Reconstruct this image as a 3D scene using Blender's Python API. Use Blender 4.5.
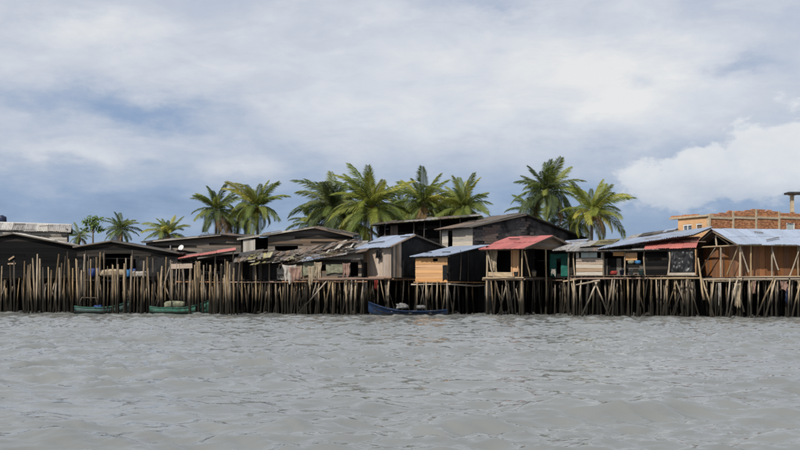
import bpy, bmesh, math, random
import numpy as np
from mathutils import Vector, Matrix, noise

random.seed(7)
R = math.radians
scene = bpy.context.scene
col = scene.collection
for o in list(bpy.data.objects):
    bpy.data.objects.remove(o)

# ------------------------------------------------------------------ camera, sky, sun
F, HOR, CH = 1100.0, 292.0, 1.6          # focal length and horizon in photograph pixels, camera height in metres
cam_d = bpy.data.cameras.new('camera')
cam = bpy.data.objects.new('camera', cam_d); col.objects.link(cam)
cam.location = (0, 0, CH); cam.rotation_euler = (R(90), 0, 0)
cam_d.sensor_fit = 'HORIZONTAL'; cam_d.sensor_width = 36.0
cam_d.lens = 36.0 * F / 800.0
cam_d.shift_y = (HOR - 225.0) / 800.0
cam_d.clip_start = 0.1; cam_d.clip_end = 6000
scene.camera = cam
scene.render.resolution_x = 1024; scene.render.resolution_y = 576
scene.view_settings.view_transform = 'Standard'
scene.view_settings.look = 'None'
scene.view_settings.exposure = 0.0
scene.view_settings.gamma = 1.0

SUN_EL = R(44); SUN_AZ = math.atan2(-0.50, -0.86)       # compass direction of the sun: behind the camera, to its left
sun_d = bpy.data.lights.new('sun', 'SUN'); sun_d.energy = 4.2; sun_d.angle = R(0.55); sun_d.color = (1.0, 0.94, 0.86)
sun = bpy.data.objects.new('sun', sun_d); col.objects.link(sun)
sv = Vector((math.sin(SUN_AZ) * math.cos(SUN_EL), math.cos(SUN_AZ) * math.cos(SUN_EL), math.sin(SUN_EL)))
sun.rotation_euler = sv.to_track_quat('Z', 'Y').to_euler(); sun.location = sv * 60

world = bpy.data.worlds.new('World'); scene.world = world; world.use_nodes = True
def build_world():
    nt = world.node_tree; nt.nodes.clear()
    N, Lk = nt.nodes.new, nt.links.new
    def con(v, sock):
        if isinstance(v, (int, float)): sock.default_value = v
        else: Lk(v, sock)
    def M(op, a, b=0.0, c=0.0, clamp=False):
        n = N('ShaderNodeMath'); n.operation = op; n.use_clamp = clamp
        con(a, n.inputs[0]); con(b, n.inputs[1]); con(c, n.inputs[2]); return n.outputs[0]
    out = N('ShaderNodeOutputWorld'); bg = N('ShaderNodeBackground'); Lk(bg.outputs[0], out.inputs[0])
    sky = N('ShaderNodeTexSky'); sky.sky_type = 'NISHITA'; sky.sun_disc = False
    sky.sun_elevation = SUN_EL; sky.sun_rotation = SUN_AZ % (2 * math.pi)
    tc = N('ShaderNodeTexCoord')
    sep = N('ShaderNodeSeparateXYZ'); Lk(tc.outputs['Generated'], sep.inputs[0])
    x, y, z = sep.outputs
    az = M('MULTIPLY', M('ARCTAN2', x, y), 57.2958)            # degrees, 0 across the bay
    el = M('MULTIPLY', M('ARCSINE', z), 57.2958)
    def nz(sx, sy, off, detail=6, rough=0.55, dist=0.0):
        cb = N('ShaderNodeCombineXYZ'); con(M('MULTIPLY_ADD', az, sx, off), cb.inputs[0]); con(M('MULTIPLY_ADD', el, sy, off * .7), cb.inputs[1]); cb.inputs[2].default_value = off
        n = N('ShaderNodeTexNoise'); n.inputs['Scale'].default_value = 1.0; n.inputs['Detail'].default_value = detail
        n.inputs['Roughness'].default_value = rough; n.inputs['Distortion'].default_value = dist
        Lk(cb.outputs[0], n.inputs['Vector']); return M('SUBTRACT', n.outputs[0], 0.5)
    big = nz(0.075, 0.20, 3.1, 7, 0.55, 0.4)
    wis = nz(0.22, 0.75, 11.7, 9, 0.6, 0.8)
    w1 = nz(0.20, 0.36, 23.0, 9, 0.62); w2 = nz(0.20, 0.36, 41.0, 9, 0.62)
    azw = M('MULTIPLY_ADD', w1, 6.5, az); elw = M('MULTIPLY_ADD', w2, 3.6, el)
    def lobe(px, py, sx, sy, amp, tilt=0.0):
        a0 = math.degrees(math.atan((px - 400) / F)); e0 = math.degrees(math.atan((HOR - py) / F))
        sa = math.degrees(sx / F); se = math.degrees(sy / F)
        da = M('SUBTRACT', azw, a0); de = M('SUBTRACT', elw, e0)
        if tilt: de = M('MULTIPLY_ADD', da, -tilt, de)
        q = M('ADD', M('POWER', M('ABSOLUTE', M('DIVIDE', da, sa)), 2.0), M('POWER', M('ABSOLUTE', M('DIVIDE', de, se)), 2.0))
        return M('MULTIPLY', M('EXPONENT', M('MULTIPLY', q, -1.0)), amp)
    # cloud brightness rises with height above the far dark rain belt
    ramp = N('ShaderNodeMapRange'); ramp.interpolation_type = 'SMOOTHSTEP'
    con(elw, ramp.inputs[0]); ramp.inputs[1].default_value = 1.0; ramp.inputs[2].default_value = 10.5
    ramp.inputs[3].default_value = 0.10; ramp.inputs[4].default_value = 0.66
    t = ramp.outputs[0]
    # strata seen in perspective: noise laid out on a level cloud deck overhead
    zz = M('ADD', M('MAXIMUM', z, 0.0), 0.075)
    cbp = N('ShaderNodeCombineXYZ'); con(M('DIVIDE', x, zz), cbp.inputs[0]); con(M('DIVIDE', y, zz), cbp.inputs[1]); cbp.inputs[2].default_value = 2.3
    def deck(sc, off, detail, rough, dist):
        mp_ = N('ShaderNodeMapping'); mp_.inputs['Scale'].default_value = (sc, sc * .8, 1); mp_.inputs['Location'].default_value = (off, off * 1.7, off)
        Lk(cbp.outputs[0], mp_.inputs['Vector'])
        n = N('ShaderNodeTexNoise'); n.inputs['Scale'].default_value = 1.0; n.inputs['Detail'].default_value = detail; n.inputs['Roughness'].default_value = rough; n.inputs['Distortion'].default_value = dist
        Lk(mp_.outputs[0], n.inputs['Vector']); return M('SUBTRACT', n.outputs[0], 0.5)
    dk = deck(0.62, 4.0, 9, .62, .35); dk2 = deck(2.1, 9.0, 8, .65, .5)
    puff = nz(0.30, 0.52, 77.0, 9, .60, .25)
    t = M('MULTIPLY_ADD', big, 0.22, t)
    t = M('MULTIPLY_ADD', wis, 0.15, t)
    t = M('MULTIPLY_ADD', dk, 0.30, t)
    t = M('MULTIPLY_ADD', dk2, 0.08, t)
    t = M('MULTIPLY_ADD', puff, 0.24, t)
    def edge(v, a, b_, amp, t):
        n = N('ShaderNodeMapRange'); n.interpolation_type = 'SMOOTHSTEP'; con(v, n.inputs[0]); n.inputs[1].default_value = a; n.inputs[2].default_value = b_
        n.inputs[3].default_value = -.5 * amp; n.inputs[4].default_value = .5 * amp
        return M('ADD', t, n.outputs[0])
    t = edge(M('ADD', M('MULTIPLY', dk, .9), M('MULTIPLY', puff, .55)), -.05, .10, .055, t)      # cloud tops with an edge
    t = edge(M('ADD', M('MULTIPLY', wis, .8), M('MULTIPLY', big, .9)), -.08, .09, .045, t)
    lobes = [(105, 38, 75, 16, .20, .05), (90, 108, 150, 17, -.34, -.07), (160, 120, 60, 12, -.16, -.1), (120, 212, 190, 14, -.10, 0), (60, 158, 95, 11, .24, .03), (230, 168, 45, 11, .22, 0),
             (120, 200, 200, 30, -.06, 0), (620, 85, 110, 45, .34, .06), (500, 60, 160, 40, .10, 0), (735, 78, 38, 9, -.30, 0), (640, 82, 18, 9, -.22, 0),
             (480, 2, 60, 9, -.22, 0), (20, 30, 50, 30, -.14, 0), (330, 60, 120, 40, .10, 0), (420, 120, 150, 30, .10, 0),
             (780, 20, 120, 35, -.10, 0), (700, 120, 110, 18, .12, 0), (560, 190, 90, 22, -.10, 0)]
    for l in lobes: t = M('ADD', t, lobe(*l))
    # a cumulus bank with a firm upper edge
    cu = M('ADD', M('ADD', lobe(690, 182, 62, 30, 1.0), lobe(790, 160, 75, 42, 1.0)), M('ADD', M('MULTIPLY', puff, 1.3), M('MULTIPLY', nz(.9, 1.2, 91.0, 6, .55, .2), 0.55)))
    mr = N('ShaderNodeMapRange'); mr.interpolation_type = 'SMOOTHSTEP'; con(cu, mr.inputs[0])
    mr.inputs[1].default_value = 0.33; mr.inputs[2].default_value = 0.60
    cum = mr.outputs[0]
    cub = M('ADD', M('MULTIPLY_ADD', nz(0.55, 0.85, 61.0, 8, 0.58, .2), 0.40, 0.60), M('MULTIPLY', el, 0.045))
    low = N('ShaderNodeMapRange'); con(elw, low.inputs[0]); low.inputs[1].default_value = 3.4; low.inputs[2].default_value = 6.2; low.inputs[3].default_value = 0.15; low.inputs[4].default_value = 0.85
    cum = M('MULTIPLY', cum, low.outputs[0])
    t = M('ADD', M('MULTIPLY', t, M('SUBTRACT', 1.0, cum)), M('MULTIPLY', cub, cum), clamp=True)
    cr = N('ShaderNodeValToRGB'); Lk(t, cr.inputs[0])
    e = cr.color_ramp.elements
    e[0].position = 0.0; e[0].color = (0.205, 0.300, 0.480, 1)
    e[1].position = 1.0; e[1].color = (0.86, 0.855, 0.845, 1)
    for p, c in ((0.2, (0.285, 0.385, 0.570, 1)), (0.42, (0.445, 0.510, 0.640, 1)), (0.62, (0.600, 0.638, 0.722, 1)), (0.80, (0.72, 0.745, 0.795, 1))):
        k = e.new(p); k.color = c
    # thin veils let a little of the clear sky through
    skm = N('ShaderNodeVectorMath'); skm.operation = 'SCALE'; Lk(sky.outputs[0], skm.inputs[0]); skm.inputs['Scale'].default_value = 0.09
    mix = N('ShaderNodeMix'); mix.data_type = 'RGBA'; mix.inputs['Factor'].default_value = 0.88
    Lk(skm.outputs[0], mix.inputs[6]); Lk(cr.outputs[0], mix.inputs[7])
    Lk(mix.outputs[2], bg.inputs['Color']); bg.inputs['Strength'].default_value = 1.0
build_world()

# ------------------------------------------------------------------ photograph pixel + distance -> place
def P(px, py, D): return Vector(((px - 400) / F * D, D, CH + (HOR - py) / F * D))
def PT(px, D): return Vector(((px - 400) / F * D, D, 0))
def ZZ(py, D): return CH + (HOR - py) / F * D
def Ds(px): return 75.16 / (1 + 0.29 * (px - 400) / F)             # distance of the waterfront
def behind(x, y): return (x + 30.5) * 0.278 + (y - 84) * 0.961       # metres inland of the waterfront
def ground_z(x, y):
    t = min(max((behind(x, y) - 2.5) / 8.0, 0), 1)
    return -0.7 + (t * t * (3 - 2 * t)) * 2.0

# ------------------------------------------------------------------ materials
MATS = {}
def new_mat(name):
    m = bpy.data.materials.new(name); m.use_nodes = True
    nt = m.node_tree; b = nt.nodes['Principled BSDF']
    MATS[name] = m
    return m, nt, b
def mixc(nt, f, a, b, mode='MIX'):
    n = nt.nodes.new('ShaderNodeMix'); n.data_type = 'RGBA'; n.blend_type = mode
    for v, s in ((f, n.inputs['Factor']), (a, n.inputs[6]), (b, n.inputs[7])):
        if isinstance(v, (int, float)): s.default_value = v
        elif isinstance(v, tuple): s.default_value = (*v, 1) if len(v) == 3 else v
        else: nt.links.new(v, s)
    return n.outputs[2]
def ramp(nt, v, a, b, lo=0.0, hi=1.0, smooth=True):
    n = nt.nodes.new('ShaderNodeMapRange'); n.interpolation_type = 'SMOOTHSTEP' if smooth else 'LINEAR'
    nt.links.new(v, n.inputs[0]); n.inputs[1].default_value = a; n.inputs[2].default_value = b
    n.inputs[3].default_value = lo; n.inputs[4].default_value = hi
    return n.outputs[0]
def texnoise(nt, vec, scale, detail=4, rough=.6, dist=0.):
    n = nt.nodes.new('ShaderNodeTexNoise'); n.inputs['Scale'].default_value = scale
    n.inputs['Detail'].default_value = detail; n.inputs['Roughness'].default_value = rough; n.inputs['Distortion'].default_value = dist
    if vec is not None: nt.links.new(vec, n.inputs['Vector'])
    return n.outputs[0]
def piece_vec(nt, sc):
    """coordinates that run along each piece, shifted for every object so that no two show the same grain"""
    tc = nt.nodes.new('ShaderNodeTexCoord'); oi = nt.nodes.new('ShaderNodeObjectInfo')
    mp = nt.nodes.new('ShaderNodeMapping'); mp.inputs['Scale'].default_value = sc
    nt.links.new(tc.outputs['Generated'], mp.inputs['Vector'])
    add = nt.nodes.new('ShaderNodeVectorMath'); add.operation = 'ADD'
    mul = nt.nodes.new('ShaderNodeMath'); mul.operation = 'MULTIPLY'; mul.inputs[1].default_value = 91.7
    nt.links.new(oi.outputs['Random'], mul.inputs[0])
    nt.links.new(mp.outputs[0], add.inputs[0]); nt.links.new(mul.outputs[0], add.inputs[1])
    return add.outputs[0], oi.outputs['Random']
def bump(nt, b, h, strength=.4, dist=.02):
    n = nt.nodes.new('ShaderNodeBump'); n.inputs['Strength'].default_value = strength; n.inputs['Distance'].default_value = dist
    nt.links.new(h, n.inputs['Height']); nt.links.new(n.outputs[0], b.inputs['Normal'])
def setbc(nt, b, c):
    nt.links.new(c, b.inputs['Base Color'])
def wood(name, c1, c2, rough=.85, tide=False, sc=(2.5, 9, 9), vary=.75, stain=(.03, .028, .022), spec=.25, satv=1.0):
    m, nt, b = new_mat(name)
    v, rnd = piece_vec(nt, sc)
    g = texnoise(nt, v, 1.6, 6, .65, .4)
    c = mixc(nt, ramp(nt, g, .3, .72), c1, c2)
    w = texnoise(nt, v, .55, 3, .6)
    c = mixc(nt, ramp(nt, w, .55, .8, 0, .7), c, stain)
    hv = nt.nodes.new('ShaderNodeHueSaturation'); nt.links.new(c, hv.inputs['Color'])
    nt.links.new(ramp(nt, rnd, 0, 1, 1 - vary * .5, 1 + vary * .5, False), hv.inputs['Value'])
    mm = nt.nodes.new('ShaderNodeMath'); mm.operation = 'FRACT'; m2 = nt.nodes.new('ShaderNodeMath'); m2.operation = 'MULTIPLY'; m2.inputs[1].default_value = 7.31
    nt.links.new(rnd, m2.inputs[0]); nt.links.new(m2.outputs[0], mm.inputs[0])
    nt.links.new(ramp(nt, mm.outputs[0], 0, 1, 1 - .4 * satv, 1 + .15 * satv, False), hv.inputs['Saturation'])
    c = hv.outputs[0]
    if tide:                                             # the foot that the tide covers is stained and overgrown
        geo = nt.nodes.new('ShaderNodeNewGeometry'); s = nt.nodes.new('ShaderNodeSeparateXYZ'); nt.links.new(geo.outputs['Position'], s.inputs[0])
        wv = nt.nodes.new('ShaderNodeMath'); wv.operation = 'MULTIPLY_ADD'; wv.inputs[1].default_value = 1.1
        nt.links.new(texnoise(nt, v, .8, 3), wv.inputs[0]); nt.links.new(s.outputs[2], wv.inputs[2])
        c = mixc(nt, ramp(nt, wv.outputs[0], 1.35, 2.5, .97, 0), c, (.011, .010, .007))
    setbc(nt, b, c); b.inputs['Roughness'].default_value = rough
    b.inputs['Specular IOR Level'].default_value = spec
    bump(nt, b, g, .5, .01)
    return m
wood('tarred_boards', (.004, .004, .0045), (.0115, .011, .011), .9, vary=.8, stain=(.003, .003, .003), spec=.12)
wood('dark_boards', (.014, .012, .010), (.042, .035, .029), .9, spec=.15)
wood('grey_boards', (.072, .061, .051), (.225, .195, .162), .9)
wood('brown_boards', (.095, .068, .048), (.215, .155, .108), .9)
wood('pale_boards', (.30, .27, .225), (.50, .455, .385), .9, vary=.5)
wood('tan_boards', (.29, .205, .145), (.45, .345, .25), .85, vary=.45, stain=(.13, .09, .07))
wood('orange_boards', (.47, .245, .100), (.60, .345, .155), .75, vary=.3, satv=.4, stain=(.26, .13, .055))
wood('red_plywood', (.205, .086, .034), (.275, .122, .050), .7, vary=.65, satv=.5, sc=(2, 5, 5), stain=(.07, .03, .015))
wood('pole_wood', (.130, .094, .056), (.325, .240, .145), .9, tide=True, sc=(2, 2, 6), vary=1.1, stain=(.035, .028, .02))
wood('dark_pole_wood', (.04, .032, .024), (.10, .078, .055), .9, tide=True, sc=(2, 2, 5), vary=.9)
wood('light_timber', (.27, .20, .125), (.45, .355, .24), .85, tide=True, sc=(2, 2, 5), vary=.5, stain=(.11, .08, .05))
wood('beam_wood', (.20, .105, .062), (.31, .185, .11), .85, vary=.5)
wood('mossy_boards', (.19, .165, .065), (.31, .275, .12), .95, stain=(.07, .06, .03))

def sheet(name, base, dirt, rough=.45, metal=.0, amount=.5, vary=.3, streak=1.0):
    m, nt, b = new_mat(name)
    v, rnd = piece_vec(nt, (3, 1.2, 1))
    g = texnoise(nt, v, 1.4, 6, .65, .3); st = texnoise(nt, v, 5.5, 4, .6)
    c = mixc(nt, ramp(nt, g, .62 - .25 * amount, .80 - .1 * amount), base, dirt)
    c = mixc(nt, ramp(nt, st, .45, .75, 0, .35), c, tuple(x * .55 for x in base))
    v2, _ = piece_vec(nt, (16, 1.3, 1)); sk = texnoise(nt, v2, 1.0, 5, .65)
    c = mixc(nt, ramp(nt, sk, .50, .78, 0, .55 * streak), c, tuple(.35 * x + .65 * d for x, d in zip(base, dirt)))
    v3, _ = piece_vec(nt, (5, 7, 1)); sp = texnoise(nt, v3, 1.0, 6, .7)
    c = mixc(nt, ramp(nt, sp, .62, .74, 0, .75 * streak), c, (.085, .045, .026))
    hv = nt.nodes.new('ShaderNodeHueSaturation'); nt.links.new(c, hv.inputs['Color'])
    nt.links.new(ramp(nt, rnd, 0, 1, 1 - vary * .5, 1 + vary * .5, False), hv.inputs['Value'])
    setbc(nt, b, hv.outputs[0]); b.inputs['Roughness'].default_value = rough; b.inputs['Metallic'].default_value = metal
    bump(nt, b, g, .25, .01)
    return m
sheet('zinc', (.300, .352, .445), (.225, .25, .285), .5, .12, .45, .22, 1.1)
sheet('old_zinc', (.36, .345, .325), (.13, .105, .085), .6, .1, .8)
sheet('grey_roof', (.105, .095, .085), (.055, .045, .038), .8, 0, .8)
sheet('rusty_roof', (.155, .115, .09), (.085, .048, .030), .8, .0, .8)
sheet('tarpaper', (.035, .033, .032), (.075, .068, .06), .75, 0, .6)
sheet('red_roof', (.42, .130, .118), (.34, .165, .145), .6, 0, .5, .25, 1.0)
sheet('pink_roof', (.47, .15, .125), (.34, .14, .115), .6, 0, .4, .2, .6)
sheet('moss_roof', (.21, .185, .085), (.07, .06, .035), .9, 0, .9)
sheet('white_roof', (.52, .50, .46), (.22, .18, .14), .6, 0, .7)

def plain(name, base, c2, rough=.7, sc=4., bumpd=.01, spec=.3, bs=.4):
    m, nt, b = new_mat(name)
    tc = nt.nodes.new('ShaderNodeTexCoord')
    g = texnoise(nt, tc.outputs['Object'], sc, 6, .62, .2)
    setbc(nt, b, mixc(nt, ramp(nt, g, .32, .70), base, c2)); b.inputs['Roughness'].default_value = rough
    b.inputs['Specular IOR Level'].default_value = spec
    bump(nt, b, g, bs, bumpd)
    return m
plain('black_plastic', (.005, .005, .0055), (.012, .012, .013), .6, 2.5, .03, .22)
plain('shiny_black_plastic', (.010, .010, .011), (.028, .028, .03), .38, 3, .05, .45)
plain('green_tarp', (.012, .155, .115), (.008, .085, .07), .6)
plain('blue_tarp', (.022, .055, .22), (.015, .035, .13), .6)
plain('light_blue_cloth', (.05, .185, .37), (.035, .12, .27), .7)
plain('white_cloth', (.44, .41, .37), (.24, .22, .19), .9)
plain('beige_cloth', (.38, .31, .22), (.19, .15, .10), .95)
plain('olive_cloth', (.235, .235, .165), (.10, .105, .07), .9)
plain('pink_cloth', (.30, .19, .15), (.17, .105, .085), .9)
plain('net_grey', (.20, .20, .195), (.08, .08, .08), .95, 7, .05)
plain('red_cloth', (.26, .032, .022), (.14, .02, .016), .8)
plain('concrete', (.50, .41, .29), (.36, .29, .20), .9, 3)
plain('orange_plaster', (.66, .41, .22), (.54, .31, .15), .9, 1.6)
plain('sooty_block', (.010, .010, .011), (.095, .088, .087), .95, .75, .01, .1)
plain('grey_block', (.125, .112, .108), (.050, .046, .046), .95, 1.3)
plain('pale_block', (.185, .135, .115), (.095, .072, .062), .95, 1.5)
plain('window_glass', (.10, .13, .17), (.16, .19, .22), .1, 1, .0, .6)
plain('pale_glass', (.36, .43, .40), (.46, .50, .47), .2, 3, .0, .6)
plain('white_paint', (.72, .72, .72), (.58, .58, .57), .5)
plain('boat_green', (.048, .185, .130), (.035, .080, .060), .75, 3.5)
plain('boat_teal', (.085, .165, .145), (.045, .075, .075), .7, 3.5)
plain('boat_blue', (.008, .030, .088), (.005, .014, .036), .65, 3.5)
plain('boat_inside', (.075, .066, .056), (.045, .038, .03), .8, 3)
for nm in ('boat_green', 'boat_teal', 'boat_blue'):
    nt = MATS[nm].node_tree; b = nt.nodes['Principled BSDF']; tc = nt.nodes.new('ShaderNodeTexCoord')
    mp_ = nt.nodes.new('ShaderNodeMapping'); mp_.inputs['Scale'].default_value = (2, 2, 9); nt.links.new(tc.outputs['Object'], mp_.inputs['Vector'])
    old = b.inputs['Base Color'].links[0].from_socket
    c = mixc(nt, ramp(nt, texnoise(nt, mp_.outputs[0], 1.2, 6, .7), .54, .66, 0, .75), old, (.13, .115, .095))
    sx = nt.nodes.new('ShaderNodeSeparateXYZ'); nt.links.new(nt.nodes.new('ShaderNodeNewGeometry').outputs['Position'], sx.inputs[0])
    setbc(nt, b, mixc(nt, ramp(nt, sx.outputs[2], .08, .24, .85, 0), c, (.02, .022, .016)))   # weed along the waterline
plain('dark_blue_plastic', (.012, .018, .05), (.02, .028, .06), .4)
plain('coconut_husk', (.34, .115, .022), (.20, .075, .015), .7)
plain('palm_trunk', (.15, .125, .10), (.075, .062, .05), .95, 3)
plain('mud', (.022, .018, .014), (.012, .010, .008), .75, .8, .08)
plain('debris_mix', (.02, .018, .015), (.06, .055, .05), .85, 1.3)
m, nt, b = new_mat('brick')
v = nt.nodes.new('ShaderNodeTexCoord').outputs['Object']
g = texnoise(nt, v, 5.0, 5, .7); g2 = texnoise(nt, v, .9, 3)
c = mixc(nt, ramp(nt, g, .3, .7), (.52, .245, .115), (.34, .135, .062))
setbc(nt, b, mixc(nt, ramp(nt, g2, .5, .75, 0, .6), c, (.56, .30, .155))); b.inputs['Roughness'].default_value = .9
isl = nt.nodes.new('ShaderNodeNewGeometry').outputs['Random Per Island']
hv = nt.nodes.new('ShaderNodeHueSaturation'); nt.links.new(b.inputs['Base Color'].links[0].from_socket, hv.inputs['Color'])
nt.links.new(ramp(nt, isl, 0, 1, .62, 1.28, False), hv.inputs['Value']); nt.links.new(hv.outputs[0], b.inputs['Base Color'])
bump(nt, b, g, .5, .02)
plain('mortar', (.30, .22, .155), (.22, .15, .10), .95, 6)

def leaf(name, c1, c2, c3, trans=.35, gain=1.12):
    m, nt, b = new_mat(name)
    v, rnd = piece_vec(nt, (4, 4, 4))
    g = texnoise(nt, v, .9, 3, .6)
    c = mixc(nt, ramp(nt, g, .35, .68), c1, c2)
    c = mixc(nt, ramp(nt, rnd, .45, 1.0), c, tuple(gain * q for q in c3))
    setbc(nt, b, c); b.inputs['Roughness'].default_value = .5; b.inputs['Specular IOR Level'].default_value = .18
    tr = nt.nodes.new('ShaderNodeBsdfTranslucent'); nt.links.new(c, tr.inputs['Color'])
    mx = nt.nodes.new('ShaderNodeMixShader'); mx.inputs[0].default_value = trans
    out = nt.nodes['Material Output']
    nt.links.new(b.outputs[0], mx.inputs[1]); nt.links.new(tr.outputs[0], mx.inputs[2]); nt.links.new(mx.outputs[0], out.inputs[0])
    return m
leaf('frond_green', (.125, .170, .042), (.195, .245, .066), (.275, .300, .082), .45)
leaf('frond_yellow', (.200, .240, .042), (.300, .325, .066), (.440, .410, .090), .45)
leaf('frond_dark', (.085, .120, .050), (.135, .172, .072), (.185, .212, .085), .45)
leaf('frond_dead', (.17, .105, .045), (.24, .16, .07), (.15, .09, .04), .2)
leaf('broad_leaf', (.16, .24, .07), (.22, .31, .10), (.25, .30, .11), .4)
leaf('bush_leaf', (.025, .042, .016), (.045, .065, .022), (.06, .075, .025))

m, nt, b = new_mat('water')
geo = nt.nodes.new('ShaderNodeNewGeometry')
mp = nt.nodes.new('ShaderNodeMapping'); mp.inputs['Scale'].default_value = (1, 1.5, 1); nt.links.new(geo.outputs['Position'], mp.inputs['Vector'])
g = texnoise(nt, mp.outputs[0], .25, 4, .6)
setbc(nt, b, mixc(nt, ramp(nt, g, .3, .7), (.150, .159, .152), (.180, .190, .182)))
b.inputs['Roughness'].default_value = .045; b.inputs['IOR'].default_value = 1.333
r1 = texnoise(nt, mp.outputs[0], 5.5, 3, .55, .3); r2 = texnoise(nt, mp.outputs[0], 1.6, 3, .5, .2)
ad = nt.nodes.new('ShaderNodeMath'); ad.operation = 'MULTIPLY_ADD'; ad.inputs[1].default_value = .35
nt.links.new(r1, ad.inputs[0]); nt.links.new(r2, ad.inputs[2])
bump(nt, b, ad.outputs[0], .6, .045)

# ------------------------------------------------------------------ object helpers
W = {}
def link(o, mat=None):
    col.objects.link(o)
    if mat is not None and o.data is not None and len(o.data.materials) == 0: o.data.materials.append(MATS[mat])
    return o
def put(o, Mw, parent=None):
    W[o] = Mw
    if parent is not None:
        o.parent = parent; o.matrix_basis = W[parent].inverted() @ Mw
    else:
        o.matrix_basis = Mw
    return o
def thing(name, label, cat, loc, group=None):
    o = bpy.data.objects.new(name, None); o.empty_display_size = .3
    col.objects.link(o); put(o, Matrix.Translation(loc))
    o['label'] = label; o['category'] = cat
    if group: o['group'] = group
    return o
def tag(o, label, cat, group=None):
    o['label'] = label; o['category'] = cat
    if group: o['group'] = group
    return o
def mesh(name, verts, faces, smooth=False):
    me = bpy.data.meshes.new(name); me.from_pydata([tuple(v) for v in verts], [], faces); me.update()
    if smooth:
        me.polygons.foreach_set('use_smooth', [True] * len(me.polygons))
    return me
_cache = {}
def shared(me, mat):
    """a mesh datablock carrying that material, made once"""
    k = (me.name, mat)
    if k not in _cache:
        c = me.copy(); c.materials.clear(); c.materials.append(MATS[mat]); _cache[k] = c
    return _cache[k]
def add(name, me, mat, Mw, parent=None):
    o = bpy.data.objects.new(name, shared(me, mat)); col.objects.link(o)
    return put(o, Mw, parent)
def own(name, verts, faces, mat, parent, smooth=False, origin=None):
    """a mesh of its own; vertices are given in world metres"""
    org = Vector(origin) if origin is not None else W[parent].translation if parent is not None else Vector(verts[0])
    me = mesh(name, [Vector(v) - org for v in verts], faces, smooth)
    me.materials.append(MATS[mat])
    o = bpy.data.objects.new(name, me); col.objects.link(o)
    return put(o, Matrix.Translation(org), parent)
def basis(c, X, Y, Z, s=(1, 1, 1)):
    M = Matrix.Identity(4)
    for i in range(3):
        M[i][0] = X[i] * s[0]; M[i][1] = Y[i] * s[1]; M[i][2] = Z[i] * s[2]; M[i][3] = c[i]
    return M
BOXF = [(0, 3, 2, 1), (4, 5, 6, 7), (0, 1, 5, 4), (1, 2, 6, 5), (2, 3, 7, 6), (3, 0, 4, 7)]
def boxv(x0, x1, y0, y1, z0, z1):
    return [(x0, y0, z0), (x1, y0, z0), (x1, y1, z0), (x0, y1, z0), (x0, y0, z1), (x1, y0, z1), (x1, y1, z1), (x0, y1, z1)]
PLANK = []
for k in range(5):
    j = lambda a: random.uniform(-a, a)
    PLANK.append(mesh('plank_shape', [(x * (1 + j(.012)), y * (1 + j(.10)), z) for x, y, z in boxv(-.5, .5, -.5, .5, -.5, .5)], BOXF))
POLE = []
for k in range(8):
    vs, fs = [], []; n, rings = 6, 5
    ox = oy = 0
    for r in range(rings):
        zz = r / (rings - 1); rad = 1.1 - .32 * zz + random.uniform(-.13, .13)
        if 0 < r < rings - 1: ox += random.uniform(-.65, .65); oy += random.uniform(-.65, .65)
        if r == rings - 1: ox *= .4; oy *= .4
        for i in range(n):
            a = i / n * 6.2832 + k
            vs.append((ox + math.cos(a) * rad, oy + math.sin(a) * rad, zz))
    for r in range(rings - 1):
        for i in range(n):
            fs.append((r * n + i, r * n + (i + 1) % n, (r + 1) * n + (i + 1) % n, (r + 1) * n + i))
    fs.append(tuple(range(n - 1, -1, -1))); fs.append(tuple((rings - 1) * n + i for i in range(n)))
    POLE.append(mesh('pole_shape', vs, fs, True))
CORR = []
for k in range(3):
    n = 28; vs = []; fs = []
    for side, dz in ((0, .0), (1, -.55)):
        for i in range(n + 1):
            x = i / n - .5; z = math.sin(i / n * 7 * 6.2832) * .5 + dz
            bend = random.uniform(-.3, .3) if k else 0
            vs += [(x, -.5 + random.uniform(-.008, .008), z + (random.uniform(-.3, .3) if k == 2 else 0)), (x, 0, z + bend * .3), (x, .5, z)]
    m1 = (n + 1) * 3
    for i in range(n):
        for j_ in range(2):
            a = i * 3 + j_; fs.append((a, a + 3, a + 4, a + 1)); fs.append((m1 + a, m1 + a + 1, m1 + a + 4, m1 + a + 3))
        a = i * 3; fs.append((a, m1 + a, m1 + a + 3, a + 3)); a += 2; fs.append((a, a + 3, m1 + a + 3, m1 + a))
    for a in (0, 1): fs.append((a, a + 1, m1 + a + 1, m1 + a)); q = n * 3 + a; fs.append((q, m1 + q, m1 + q + 1, q + 1))
    CORR.append(mesh('sheet_shape', vs, fs))
UP = Vector((0, 0, 1))

def bar(par, p0, p1, w, h, mat, name='beam'):
    p0, p1 = Vector(p0), Vector(p1); X = p1 - p0; L = X.length; X.normalize()
    ref = UP if abs(X.z) < .8 else Vector((0, -1, 0))
    Y = (ref - X * ref.dot(X)).normalized(); Z = X.cross(Y)
    return add(name, random.choice(PLANK), mat, basis((p0 + p1) / 2, X, Y, Z, (L, h, w)), par)
def pole(par, p0, p1, r=.06, mat='pole_wood', name='pole'):
    p0, p1 = Vector(p0), Vector(p1); Zd = p1 - p0; L = Zd.length; Zd.normalize()
    ref = Vector((1, 0, 0)) if abs(Zd.x) < .8 else UP
    X = (ref - Zd * ref.dot(Zd)).normalized(); Y = Zd.cross(X)
    a = random.uniform(0, 6.28); X2 = X * math.cos(a) + Y * math.sin(a); Y2 = Zd.cross(X2)
    return add(name, random.choice(POLE), mat, basis(p0, X2, Y2, Zd, (r, r, L)), par)
def interp(top, s):
    if isinstance(top, (int, float)): return top
    if s <= top[0][0]: return top[0][1]
    for (a, za), (b_, zb) in zip(top, top[1:]):
        if s <= b_: return za + (zb - za) * (s - a) / max(b_ - a, 1e-6)
    return top[-1][1]
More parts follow.
